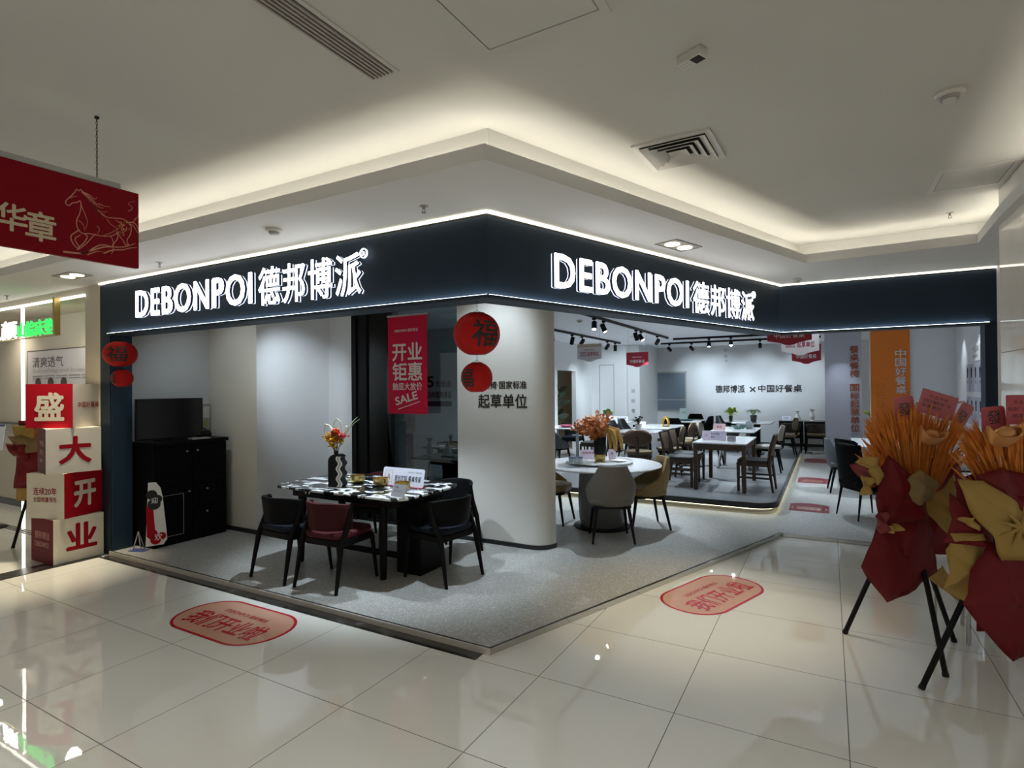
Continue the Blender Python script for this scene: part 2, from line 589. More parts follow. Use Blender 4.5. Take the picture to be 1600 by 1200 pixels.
def strip_wall(pts, z0, z1, t, side=1):
    m = M()
    n = len(pts)
    P = [Vector(p) for p in pts]
    off = []
    for i in range(n):
        d = []
        if i > 0:
            d.append((P[i] - P[i - 1]).normalized())
        if i < n - 1:
            d.append((P[i + 1] - P[i]).normalized())
        ns = [Vector((-e.y, e.x)) for e in d]
        nn = sum(ns, Vector((0, 0))).normalized()
        off.append(P[i] + side * nn * t / max(0.3, nn.dot(ns[0])))
    for i in range(n - 1):
        m.prism([tuple(P[i]), tuple(P[i + 1]), tuple(off[i + 1]), tuple(off[i])] if side > 0 else [tuple(off[i]), tuple(off[i + 1]), tuple(P[i + 1]), tuple(P[i])], z0, z1)
    return m


struct(strip_wall(LIP, ZS + 0.02, 2.961, 0.02).done('trim_9', SOFF))
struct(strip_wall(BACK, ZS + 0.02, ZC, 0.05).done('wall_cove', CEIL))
# the cove's hidden light strip lies in the trough just behind the lip
cove = [(LIP[i][0] * 0.55 + BACK[i][0] * 0.45, LIP[i][1] * 0.55 + BACK[i][1] * 0.45) for i in range(len(LIP))]
t = strip_wall(cove, 2.90, 2.912, 0.02).done('cove_light_strip', LEDCOVE)
tag(t, 'warm light strip hidden in the ceiling cove above the shopfront', 'light strip')

# ------------------------------------------------------------------ shopfront band
ZB, ZT = 2.33, 2.852
T = 0.21
m = M()
m.b2((-6.81, Y0, ZB), (C0.x, Y0 + T, ZT))
m.b2((-6.81, Y0, 0.0), (-6.61, Y0 + T, ZB))
struct(m.done('wall_fascia_left', NAVY))
INN = C0 - NR * T
INN1 = C1 - NR * T
m = M()
m.prism([(C0.x, C0.y), (C1.x, C1.y), (INN1.x, INN1.y + 0.05), (INN.x, INN.y)], ZB, ZT)
struct(m.done('wall_fascia_right', NAVY))
m = M()
m.b2((C1.x, C1.y, ZB), (1.448, C1.y + T, ZT))
m.b2((1.37, C1.y, 0.04), (1.448, C1.y + T, ZB))
struct(m.done('wall_fascia_return', NAVY))
# jamb cheek and lower frame, a tone bluer
m = M()
m.b2((-6.612, Y0 + 0.012, 0.04), (-6.598, Y0 + T, ZB))
m.b2((1.355, C1.y + 0.012, 0.04), (1.372, C1.y + T, ZB))
struct(m.done('trim_10', NAVYJ))
m = M()
m.b2((-6.60, Y0 + 0.01, ZB - 0.012), (C0.x - 0.02, Y0 + T, ZB - 0.001))
m.prism([tuple(C0 - NR * 0.01), tuple(C1 - NR * 0.01), (INN1.x, INN1.y + 0.05), tuple(INN)], ZB - 0.012, ZB - 0.001)
m.b2((C1.x, C1.y + 0.01, ZB - 0.012), (1.37, C1.y + T, ZB - 0.001))
struct(m.done('trim_11', NAVYJ))
# ledge under the band that carries the cool light line
LED = 0.03
m = M()
m.b2((-6.63, Y0 - LED, ZB - 0.012), (C0.x + 0.02, Y0, ZB + 0.004))
m.prism([tuple(C0 + NR * LED), tuple(C1 + NR * LED), tuple(C1), tuple(C0)], ZB - 0.012, ZB + 0.004)
m.b2((C1.x, C1.y - LED, ZB - 0.012), (1.42, C1.y, ZB + 0.004))
struct(m.done('trim_12', NAVY))


def led(name, label, segs, z0, z1, m, grp):
    for i, (p, q, lb) in enumerate(segs):
        d = (q - p).normalized()
        n = Vector((d.y, -d.x))
        o = M().prism([tuple(p + n * 0.026), tuple(q + n * 0.026), tuple(q + n * 0.008), tuple(p + n * 0.008)], z0, z1).done(name, m)
        tag(o, label % lb, 'light strip', grp)


A0 = Vector((-6.79, Y0)); A1 = Vector((C0.x, Y0))
E0 = Vector((C1.x, C1.y)); E1 = Vector((1.445, C1.y))
led('light_strip', 'bright warm light line along the top of the %s sign band', [(A0, A1 + Vector((0.02, 0)), 'left'), (C0, C1, 'right, angled'), (E0, E1, 'short far right blank')], ZT + 0.012, ZS - 0.003, LEDW, 'top light lines')
led('light_strip', 'thin cool light line along the bottom of the %s sign band', [(A0 + Vector((0.17, 0)), A1 + Vector((0.01, 0)), 'left'), (C0, C1, 'right, angled'), (E0, E1 - Vector((0.06, 0)), 'short far right blank')], ZB + 0.0045, ZB + 0.0056, LEDC, 'bottom light lines')

# illuminated shop names


def shop_sign(label, loc, rz, u0, u1, u2, u3, z0, z1):
    t = thing('storefront_sign', label, 'sign', loc, rz, 'lit shop name signs')
    for nm, s, xa, xb, za, zb, bd in (('latin_lettering', 'DEBONPOI', u0, u1, z0 + 0.012, z1 - 0.012, 0.017), ('chinese_lettering', '德邦博派', u2, u3, z0 - 0.022, z1 + 0.008, 0.005)):
        e = text(s, xa, za, xb - xa, zb - za, LETW, t, -0.040, 0.006, bd, nm, 1.14)
        s2 = text(s, xa, za, xb - xa, zb - za, LETSIDE, t, -0.0395, 0.021, bd, 'letter_return', 1.14)
        s2.matrix_basis = Matrix.Translation((xa, -0.012, za)) @ FRONT
        h = text(s, xa, za, xb - xa, zb - za, LETHALO, t, -0.006, 0.006, bd, 'letter_halo', 1.14)
        h.matrix_basis = Matrix.Translation((xa, -0.002, za)) @ FRONT
        e.matrix_basis = Matrix.Translation((xa, -0.034, za)) @ FRONT
    rm = M().lathe([(0.030, 0), (0.036, 0), (0.036, 0.012), (0.030, 0.012)], 24).done('registered_ring', LETW, t)
    rm.matrix_basis = Matrix.Translation((u3 + 0.02, -0.02, z1 - 0.005)) @ FRONT
    text('R', u3 + 0.008, z1 - 0.021, 0.024, 0.032, LETHALO, t, -0.02, 0.006, 0.0, 'registered_letter')
    return t


shop_sign('lit white shop name on the left sign band facing front', (-6.03, Y0, 0), 0.0, 0.0, 1.785, 1.88, 3.03, 2.452, 2.735)
shop_sign('lit white shop name on the angled right sign band', (C0.x, C0.y, 0), AR, 0.59, 2.32, 2.405, 3.585, 2.435, 2.70)

# ------------------------------------------------------------------ shop walls
spot((-6.5, 14.9, 2.5), (-7.2, 14.6, 1.0), 26, 120, 0.9, WARM, 0.08)  # added lamp without a fitting, brightens the room beyond the doorway
H = 2.90
m = M()
m.prism([(-6.95, Y0 + T), (-2.0, Y0 + T), (INN1.x, C1.y + T), (2.6, C1.y + T), (2.6, 18), (-9.3, 18), (-9.3, 5.4), (-6.95, 5.4)], H, H + 0.1)
struct(m.done('ceiling_shop', ICEIL))
struct(M().b2((-6.95, Y0 + T + 0.002, 0.03), (-6.75, 4.32, H)).done('wall_alcove_left', GREYW))
struct(M().b2((-6.75, 4.30, 0.03), (-5.842, 5.55, H)).done('wall_alcove_back', BEIGEW))
struct(M().b2((-5.842, 4.302, 0.03), (-5.84, 5.45, H)).done('wall_lit', WHITEW))
struct(M().b2((-5.84, 5.40, 0.03), (-5.41, 5.55, H)).done('wall_alcove_corner', WHITEW))
m = M()
m.b2((-5.842, 5.385, 0.04), (-5.41, 5.40, 0.09))
m.b2((-6.74, 4.285, 0.04), (-5.842, 4.30, 0.09))
m.b2((-5.84, 4.285, 0.04), (-5.825, 5.385, 0.09))
m.b2((-6.75, Y0 + T, 0.04), (-6.735, 4.285, 0.09))
struct(m.done('baseboard_alcove', BASEB))
# rounded column
r = 0.20
cx0, cx1, cy0, cy1 = -3.64, -2.53, 5.235, 5.68
pts = [(cx0, cy1), (cx0, cy0)]
for k in range(9):
    a = -pi / 2 + k * pi / 16
    pts.append((cx1 - r + r * cos(a), cy0 + r + r * sin(a)))
pts += [(cx1 - 0.19, cy1)]
col = struct(M().prism(pts, 0.03, H).done('column', BCOLM, smooth=True, angle=25))
pb = [(cx0 - 0.01, cy1 + 0.01), (cx0 - 0.01, cy0 - 0.012)]
for k in range(9):
    a = -pi / 2 + k * pi / 16
    pb.append((cx1 - r + (r + 0.012) * cos(a), cy0 + r + (r + 0.012) * sin(a)))
pb += [(cx1 - 0.178, cy1 + 0.01)]
struct(M().prism(pb, 0.03, 0.085).done('baseboard_column', BASEB, smooth=True, angle=25))
# glazed screen beside the column
m = M()
m.b2((-5.41, 5.38, 0.04), (-5.335, 5.52, H))
m.b2((-5.31, 5.40, 0.04), (-5.17, 5.48, H))
m.b2((-5.335, 5.41, 0.04), (-5.31, 5.46, H))
m.b2((-5.17, 5.40, 0.04), (-3.64, 5.46, 0.07))
m.b2((-5.17, 5.40, H - 0.05), (-3.64, 5.46, H))
m.b2((-3.69, 5.36, 0.04), (-3.64, 5.46, H))
win = struct(m.done('window_1', BLACKM))
g = M().b2((-5.17, 5.425, 0.07), (-3.69, 5.435, H - 0.05)).done('pane', GLASS, win)
# vertical aluminium mullion seen behind the hanging poster
struct(M().b2((-4.80, 5.44, 0.07), (-4.74, 5.52, H - 0.05)).done('trim_13', ALU))
# room behind the glass
struct(M().b2((-9.3, 9.0, 0.03), (-6.0, 9.15, H)).done('wall_back_room', WHITEW))
struct(M().b2((-9.3, 5.55, 0.03), (-9.15, 9.0, H)).done('wall_back_room_side', WHITEW))
struct(M().b2((-9.2, 5.40, 0.03), (-6.75, 5.55, H)).done('wall_back_room_front', WHITEW))
# left wall of the long showroom with a doorway
m = M()
m.b2((-6.12, 9.15, 0.03), (-6.0, 13.06, H))
m.b2((-6.12, 14.25, 0.03), (-6.0, 15.42, H))
m.b2((-6.12, 13.06, 2.16), (-6.0, 14.25, H))
struct(m.done('wall_showroom_left', WHITEW))
m = M()
m.b2((-7.4, 13.0, 0.03), (-7.3, 17.2, 2.6))
m.b2((-7.3, 17.1, 0.03), (-6.0, 17.2, 2.6))
struct(m.done('wall_doorway_room', BEIGEW))
struct(M().b2((-6.12, 15.42, 0.03), (-4.95, 15.55, H)).done('wall_showroom_step', WHITEW))
struct(M().b2((-4.95, 15.55, 0.03), (-4.62, 17.4, H)).done('column_showroom_back', WHITEW))
struct(M().b2((-6.12, 17.40, 0.03), (2.6, 17.55, H)).done('wall_showroom_back', mat('back_wall_paint', (0.66, 0.68, 0.69), 0.85, spec=0.2)))
struct(M().b2((-0.07, 14.39, 0.03), (0.634, 15.1, H)).done('column_showroom_right', mat('lilac_paint', (0.52, 0.53, 0.62), 0.6)))
struct(M().b2((0.69, 12.70, 0.03), (2.1, 12.85, H)).done('wall_partition_right', WHITEW))
struct(M().b2((2.0, C1.y + T, 0.03), (2.15, 12.7, H)).done('wall_showroom_right', WHITEW))
struct(M().b2((1.448, C1.y, 0.0), (2.15, C1.y + T, H)).done('wall_front_right', WHITEW))
o = M()
o.b2((-4.62, 17.385, 0.04), (-0.07, 17.40, 0.12))
struct(o.done('baseboard_back', BASEB))
# flush door in the stepped wall: thin shadow-gap outline
m = M()
for lo, hi in (((-5.76, 15.41, 0.04), (-5.75, 15.421, 2.35)), ((-5.33, 15.41, 0.04), (-5.32, 15.421, 2.35)), ((-5.76, 15.41, 2.34), (-5.32, 15.421, 2.355)), ((-5.76, 15.41, 0.92), (-5.32, 15.421, 0.93))):
    m.b2(lo, hi)
struct(m.done('door_1', mat('shadow_gap', (0.30, 0.32, 0.34), 0.8)))
# interior window with film in the back wall
m = M()
m.b2((-4.60, 17.36, 0.97), (-3.74, 17.40, 1.00)); m.b2((-4.60, 17.36, 2.13), (-3.74, 17.40, 2.17))
m.b2((-3.77, 17.36, 0.97), (-3.74, 17.40, 2.17)); m.b2((-4.60, 17.36, 1.30), (-3.74, 17.395, 1.33))
w2 = struct(m.done('window_2', ALU))
M().b2((-4.60, 17.37, 1.0), (-3.77, 17.39, 2.13)).done('pane', WINF, w2)

# marble pier at the right
struct(M().b2((1.10, 4.62, 0.0), (2.2, 5.35, ZC)).done('column_marble', MARBCOL, bevel=0.004))
struct(M().b2((1.0985, 4.62, 1.95), (1.101, 5.35, 1.956)).done('trim_14', mat('stone_joint', (0.28, 0.26, 0.22), 0.6)))

# ------------------------------------------------------------------ neighbouring shop on the left
spot((-8.2, 3.45, 2.78), (-8.4, 3.5, 0), 45, 150, 0.9, SOFTW, 0.08)  # added lamp with no fitting, brightens the neighbouring shop
spot((-10.5, 3.45, 2.78), (-10.4, 3.5, 0), 40, 150, 0.9, SOFTW, 0.08)  # second added lamp, lifts the neighbour's interior farther left
m = M()
m.b2((-15, Y0 + 0.005, 2.79), (-6.812, Y0 + T, ZS))
m.b2((-7.14, Y0 + 0.005, 0.0), (-6.812, Y0 + T, 2.79))
struct(m.done('wall_neighbour_front', CREAM))
struct(M().b2((-15, 3.80, 0.0), (-6.95, 3.95, 3.0)).done('wall_neighbour_back', CREAM))
struct(M().b2((-15, 3.76, 1.24), (-10.1, 3.80, 1.262)).done('trim_15', BASEB))
struct(M().b2((-15, 3.78, 0.0), (-6.95, 3.80, 0.09)).done('baseboard_neighbour', BASEB))
struct(M().b2((-15, Y0 + T, 2.80), (-6.95, 3.8, 2.86)).done('ceiling_neighbour', CREAM))
t = M().b2((-15, Y0 - 0.012, 2.772), (-7.13, Y0 + 0.004, 2.797)).done('light_strip', mat('led_neighbour', (1.0, 0.97, 0.9), emit=3.0))
tag(t, 'white light bar along the neighbouring shop header', 'light strip')
t = M().b2((-8.765, Y0 + 0.02, 0.02), (-8.742, Y0 + 0.05, 2.77)).done('light_strip', mat('led_neighbour', (1, 1, 1)))
tag(t, 'vertical white light bar in the neighbouring shopfront', 'light strip')
t = thing('hanging_sign', 'lit white and green sign on a gold post at the neighbouring shop', 'sign', (-9.42, 3.04, 0))
M().b2((1.81, -0.03, 2.365), (1.85, 0.03, 2.79)).done('gold_post', GOLD, t, bevel=0.003)
M().b2((-0.6, 0.0, 2.358), (1.81, 0.012, 2.374)).done('sign_rail', GOLD, t)
text('玖颜', 0.0, 2.375, 0.86, 0.215, LETW, t, -0.012, 0.012, 0.018, 'white_lettering', 1.05)
text('山棕床垫', 0.90, 2.380, 0.90, 0.18, LETG, t, -0.012, 0.012, 0.012, 'green_lettering', 1.05)
t = thing('wall_poster', 'white poster of ingredient dots behind the stacked boxes', 'poster', (-10.28, 3.79, 0))
M().b2((0, -0.03, 1.05), (2.6, 0.0, 2.31)).done('board', mat('poster_white', (0.58, 0.55, 0.56), 0.5), t)
m = M()
for lo, hi in (((-0.015, -0.032, 1.04), (0.0, 0, 2.325)), ((-0.015, -0.032, 2.31), (2.615, 0, 2.325)), ((2.6, -0.032, 1.04), (2.615, 0, 2.325))):
    m.b2(lo, hi)
m.done('frame', mat('thin_brown_frame', (0.10, 0.085, 0.07), 0.5), t)
text('清爽透气', 0.17, 2.075, 0.92, 0.15, mat('brown_print', (0.05, 0.04, 0.04), 0.5), t, -0.033, 0, 0.0)
text('Refreshing and breathable', 0.17, 1.985, 1.9, 0.07, mat('pale_print', (0.44, 0.41, 0.41), 0.5), t, -0.033)
m = M()
for k in range(2):
    for j in range(5):
        m.b2((0.17 + j * 0.36, -0.034, 1.945 - k * 0.035), (0.17 + j * 0.36 + 0.31, -0.033, 1.957 - k * 0.035))
m.done('small_print', PLASTD, t)
for k in range(3):
    o = M().lathe([(0.001, 0), (0.085, 0), (0.085, 0.003), (0.001, 0.003)], 24).done('picture_dot', mat('dark_photo_dot', (0.055, 0.03, 0.018), 0.5, noise=0.6, nscale=30), t)
    o.matrix_basis = Matrix.Translation((0.34 + k * 0.38, -0.032, 1.845)) @ FRONT

# ------------------------------------------------------------------ mall ceiling fixtures


def hatch(label, loc, w, d, rz, gr):
    t = thing('ceiling_hatch', label, 'hatch', loc, rz)
    m = M()
    e = 0.035
    for lo, hi in (((-w / 2, -d / 2, -0.006), (w / 2, -d / 2 + e, 0)), ((-w / 2, d / 2 - e, -0.006), (w / 2, d / 2, 0)), ((-w / 2, -d / 2 + e, -0.006), (-w / 2 + e, d / 2 - e, 0)), ((w / 2 - e, -d / 2 + e, -0.006), (w / 2, d / 2 - e, 0))):
        m.b2(lo, hi)
    m.done('frame', gr, t)
    M().b2((-w / 2 + e, -d / 2 + e, -0.001), (w / 2 - e, d / 2 - e, 0)).done('shadow_gap', GAP, t)
    M().b2((-w / 2 + e + 0.004, -d / 2 + e + 0.004, -0.004), (w / 2 - e - 0.004, d / 2 - e - 0.004, -0.001)).done('panel', CEIL, t)
    return t


hatch('square access hatch in the mall ceiling at the top edge', (-0.985, 1.735, ZC), 0.56, 0.62, R(-1), CEIL)
hatch('framed access hatch in the mall ceiling beside the marble pier', (0.87, 4.93, ZC), 0.44, 0.50, 0, PLAST)

t = thing('linear_grille', 'long slotted air grille in the mall ceiling', 'air grille', (-1.74, 1.20, ZC))
m = M()
for lo, hi in (((-0.085, -0.75, -0.006), (-0.064, 0.75, 0)), ((0.064, -0.75, -0.006), (0.085, 0.75, 0)), ((-0.064, 0.735, -0.006), (0.064, 0.75, 0)), ((-0.064, -0.75, -0.006), (0.064, -0.735, 0))):
    m.b2(lo, hi)
m.done('frame', CEIL, t)
M().b2((-0.064, -0.735, -0.0012), (0.064, 0.735, -0.0002)).done('duct', GAP, t)
m = M()
for k in range(6):
    x = -0.052 + k * 0.0208
    m.box((x, 0, -0.008), (0.009, 1.468, 0.010))
m.done('slats', SLAT, t)

t = thing('air_diffuser', 'square four-way air diffuser with nested louvres in the mall ceiling', 'air diffuser', (-0.77, 3.46, ZC), R(-2))
m = M()
w0 = 0.225
for q in ([(-w0, -w0), (w0, -w0), (w0 - .035, -w0 + .035), (-w0 + .035, -w0 + .035)],):
    for k in range(4):
        m.prism([(x * cos(k * pi / 2) - y * sin(k * pi / 2), x * sin(k * pi / 2) + y * cos(k * pi / 2)) for x, y in q], -0.012, 0)
m.done('frame', PLAST, t)
M().b2((-0.19, -0.19, -0.003), (0.19, 0.19, -0.001)).done('duct', GAP, t)
for k, (ro, ri) in enumerate(((0.188, 0.150), (0.140, 0.108), (0.098, 0.070), (0.055, 0.0))):
    m = M()
    for j in range(4):
        c, s = cos(j * pi / 2), sin(j * pi / 2)
        def P(x, y, z):
            return (x * c - y * s, x * s + y * c, z)
        m.poly([P(-ro, -ro, -0.022), P(ro, -ro, -0.022), P(ri, -ri, -0.004), P(-ri, -ri, -0.004)])
    m.done('louvre', PLAST, t, solid=0.004)


def detector(label, loc, s=1.0, name='smoke_detector'):
    t = thing(name, label, 'smoke detector', loc, 0.4)
    M().lathe([(0.001, 0), (0.055 * s, 0), (0.058 * s, -0.012 * s), (0.05 * s, -0.022 * s), (0.001, -0.022 * s)], 28).done('base', PLAST, t, smooth=True)
    M().lathe([(0.001, -0.022 * s), (0.038 * s, -0.022 * s), (0.034 * s, -0.036 * s), (0.001, -0.036 * s)], 24).done('chamber', PLASTD, t, smooth=True)
    M().lathe([(0.001, -0.036 * s), (0.026 * s, -0.036 * s), (0.022 * s, -0.046 * s), (0.001, -0.047 * s)], 24).done('cap', PLAST, t, smooth=True)
    return t


detector('round smoke detector on the high mall ceiling near the right edge', (0.527, 3.43, ZC), 1.1)
detector('smoke detector on the low soffit above the left shop name', (-3.451, 2.69, ZS), 1.0)
detector('small smoke detector at the inner corner of the sign band', (-0.29, 6.85, ZS), 0.9)
detector('smoke detector on the shop ceiling near the front track', (-3.79, 9.2, H), 1.0)


def sprinkler(label, loc, z):
    t = thing('sprinkler', label, 'sprinkler', (*loc, z), 0.3)
    M().lathe([(0.001, 0), (0.028, 0), (0.026, -0.004), (0.001, -0.004)], 20).done('escutcheon', SLAT, t, smooth=True)
    m = M().tube([(0, 0, -0.004), (0, 0, -0.02)], 0.008, 8)
    m.tube([(0, 0, -0.018), (0.010, 0, -0.026), (0.003, 0, -0.042)], 0.0025, 6)
    m.tube([(0, 0, -0.018), (-0.010, 0, -0.026), (-0.003, 0, -0.042)], 0.0025, 6)
    m.done('yoke', PLASTD, t)
    M().lathe([(0.001, -0.042), (0.015, -0.042), (0.015, -0.045), (0.001, -0.045)], 16).done('deflector', PLASTD, t)


sprinkler('sprinkler head on the soffit near the outer corner of the sign band', (-2.214, 2.83), ZS)
sprinkler('sprinkler head on the soffit beside the hanging red banner', (-5.224, 2.87), ZS)
sprinkler('sprinkler head above the neighbouring shop header', (-8.55, 2.93), ZS)
sprinkler('sprinkler head on the high ceiling near the marble pier', (0.893, 5.87), ZC)

t = thing('ceiling_sensor', 'small boxy ceiling sensor with a dark window', 'sensor', (-0.493, 2.47, ZC), R(-25))
M().b2((-0.06, -0.028, -0.04), (0.06, 0.028, 0)).done('body', PLAST, t, bevel=0.004)
M().b2((0.005, -0.024, -0.0415), (0.05, 0.024, -0.04)).done('dark_window', GAP, t)
m = M()
for x in (-0.045, -0.03, -0.015):
    for y in (-0.012, 0.008):
        m.lathe([(0.004, -0.041), (0.001, -0.042)], 8, (x, y, 0))
m.done('holes', PLASTD, t)


def grid_light(label, loc, rz, tgt, p):
    t = thing('twin_downlight', label, 'downlight', loc, rz, 'square twin downlights')
    m = M()
    for lo, hi in (((-0.19, -0.10, -0.008), (0.19, -0.09, 0)), ((-0.19, 0.09, -0.008), (0.19, 0.10, 0)), ((-0.19, -0.09, -0.008), (-0.18, 0.09, 0)), ((0.18, -0.09, -0.008), (0.19, 0.09, 0))):
        m.b2(lo, hi)
    m.done('frame', PLASTD, t)
    M().b2((-0.18, -0.09, -0.002), (0.18, 0.09, 0)).done('housing', SLAT, t)
    for x in (-0.09, 0.09):
        M().lathe([(0.001, -0.004), (0.06, -0.004), (0.058, -0.012), (0.001, -0.014)], 24, (x, 0, 0)).done('lens', LAMPWARM, t, smooth=True)
    spot((loc[0], loc[1], loc[2] - 0.05), tgt, p, 58, 0.9, WARM, 0.06)


grid_light('square twin downlight in the soffit by the angled right sign band', (-1.055, 4.68, ZS), AR, (-0.95, 4.60, 0), 170)
grid_light('square twin downlight in the soffit in front of the neighbouring shop', (-6.53, 2.75, ZS), 0, (-6.9, 2.4, 0.1), 330)

# ------------------------------------------------------------------ hanging banner with a horse
bx = -3.284
t = thing('hanging_banner', 'dark red banner with gold writing and a galloping horse hung on chains', 'banner', (bx, 0, 0))
M().b2((-0.03, 0.15, 2.400), (0.0, 1.694, 2.808)).done('board', BANRED, t)
M().b2((-0.035, 0.15, 2.806), (0.008, 1.60, 2.832)).done('top_rail', ALU, t)
for y in (0.35, 1.493):
    m = M()
    z, k = 2.832, 0
    while z < ZC - 0.01:
        pts = [(0.004 * cos(a) * (k % 2), y + 0.004 * cos(a) * (1 - k % 2), z + 0.011 + 0.011 * sin(a)) for a in [j * pi / 3 for j in range(7)]]
        m.tube(pts, 0.0014, 4)
        z += 0.017
        k += 1
    m.b2((-0.008, y - 0.008, ZC - 0.012), (0.008, y + 0.008, ZC))
    m.done('chain', GAP, t)
BAN = Matrix(((0, 0, 1, 0), (1, 0, 0, 0), (0, 1, 0, 0), (0, 0, 0, 1)))      # text plane to y/z, its front to +x
for s, y, z, w, h in (('华', 1.085, 2.475, 0.115, 0.125), ('章', 1.195, 2.452, 0.118, 0.138)):
    o = text(s, 0, 0, w, h, CALL, t, 0.0, 0, 0.018)
    o.matrix_basis = Matrix.Translation((0.0015, y, z)) @ BAN
# the horse: flowing ink strokes, banner units taken from a 460 x 520 drawing
HX = lambda x: 1.353 + (x - 412) * 0.000739
HZ = lambda x, y: 2.6725 - (y - 660) * 0.000768 + (x - 412) * 0.000226


def ink(m, pts, w0=3.0, w1=1.0):
    # smooth the polyline, then lay a thin flat ribbon
    P = [Vector((HX(x), HZ(x, y))) for x, y in pts]
    for _ in range(2):
        Q = [P[0]]
        for a, b in zip(P, P[1:]):
            Q += [a * 0.75 + b * 0.25, a * 0.25 + b * 0.75]
        P = Q + [P[-1]]
    n = len(P)
    L, Rr = [], []
    for i, p in enumerate(P):
        d = (P[min(i + 1, n - 1)] - P[max(i - 1, 0)]).normalized()
        nn = Vector((-d.y, d.x))
        w = (w0 + (w1 - w0) * i / (n - 1)) * 0.00058
        L.append(p + nn * w)
        Rr.append(p - nn * w)
    m.grid([[(0.0012, q.x, q.y) for q in Rr], [(0.0012, q.x, q.y) for q in L]])


m = M()
for pts, w0, w1 in (
    ([(470, 600), (478, 578), (488, 600), (505, 580), (510, 605)], 3, 3),
    ([(470, 600), (440, 635), (412, 660), (418, 685), (437, 692), (450, 672), (480, 672), (500, 655), (505, 690), (497, 745), (476, 785), (478, 830), (492, 862), (520, 880), (548, 878), (585, 890), (640, 905), (690, 908), (735, 885)], 4, 3),
    ([(510, 605), (545, 640), (575, 690), (610, 735), (650, 775), (710, 785), (765, 790), (805, 820), (825, 855), (815, 910), (795, 935), (790, 960), (808, 975), (780, 978), (770, 945), (745, 915), (735, 885)], 4, 3),
    ([(725, 880), (735, 920), (715, 950), (690, 975), (705, 972), (700, 930), (680, 905)], 4, 3),
    ([(495, 850), (455, 875), (440, 890), (452, 935), (480, 972), (497, 968), (478, 940), (462, 905), (500, 885)], 4, 3),
    ([(525, 880), (545, 900), (520, 940), (490, 965), (475, 985), (500, 972), (535, 945), (570, 905), (590, 885)], 4, 3),
    ([(800, 820), (840, 820), (865, 850), (872, 880)], 6, 2), ([(805, 830), (835, 840), (850, 870), (868, 900)], 5, 1), ([(830, 822), (860, 790), (875, 770)], 4, 1),
    ([(510, 600), (560, 625), (585, 655), (600, 640)], 5, 1), ([(525, 612), (580, 660), (600, 690), (635, 690)], 5, 1), ([(545, 640), (600, 700), (640, 715)], 5, 1), ([(560, 665), (600, 725), (640, 745), (665, 735)], 5, 1), ([(575, 690), (615, 745), (650, 760)], 5, 1), ([(610, 680), (650, 705), (675, 700), (690, 725)], 3, 1),
    ([(505, 690), (530, 760), (545, 800), (530, 850)], 3, 1), ([(490, 790), (520, 820), (525, 860)], 3, 1), ([(600, 830), (620, 860), (600, 885)], 3, 1), ([(660, 790), (690, 830), (720, 850), (735, 885)], 3, 1), ([(720, 800), (760, 830), (770, 880), (750, 900)], 3, 1), ([(640, 900), (700, 880), (745, 850)], 3, 1), ([(435, 640), (455, 635), (480, 628)], 3, 1),
    ([(400, 985), (460, 1000), (520, 1010), (560, 990), (610, 960), (660, 965), (710, 990), (690, 1030)], 8, 2), ([(500, 1010), (580, 990), (650, 975), (720, 985), (780, 990), (850, 970)], 7, 2), ([(640, 1020), (700, 1000), (760, 1010), (800, 1000), (860, 1000)], 6, 2), ([(540, 1020), (600, 1000), (640, 1010)], 5, 1),
    ([(800, 740), (830, 730), (825, 700), (800, 695), (810, 675), (850, 672)], 3, 1), ([(845, 800), (870, 780), (872, 760)], 4, 1),
):
    ink(m, pts, w0, w1)
m.done('horse_picture', HORSE, t)
m = M()
for k in range(60):
    x, y = 765 + random.gauss(0, 22), 855 + random.gauss(0, 28)
    if (x - 765) ** 2 / 45 ** 2 + (y - 855) ** 2 / 55 ** 2 > 1:
        continue
    s = 0.0016 + 0.0022 * random.random()
    p = (HX(x), HZ(x, y))
    m.poly([(0.0011, p[0] - s, p[1]), (0.0011, p[0], p[1] - s), (0.0011, p[0] + s, p[1]), (0.0011, p[0], p[1] + s)])
m.done('gold_flecks', mat('gold_fleck', (0.62, 0.30, 0.08), 0.5), t)

# ------------------------------------------------------------------ lanterns


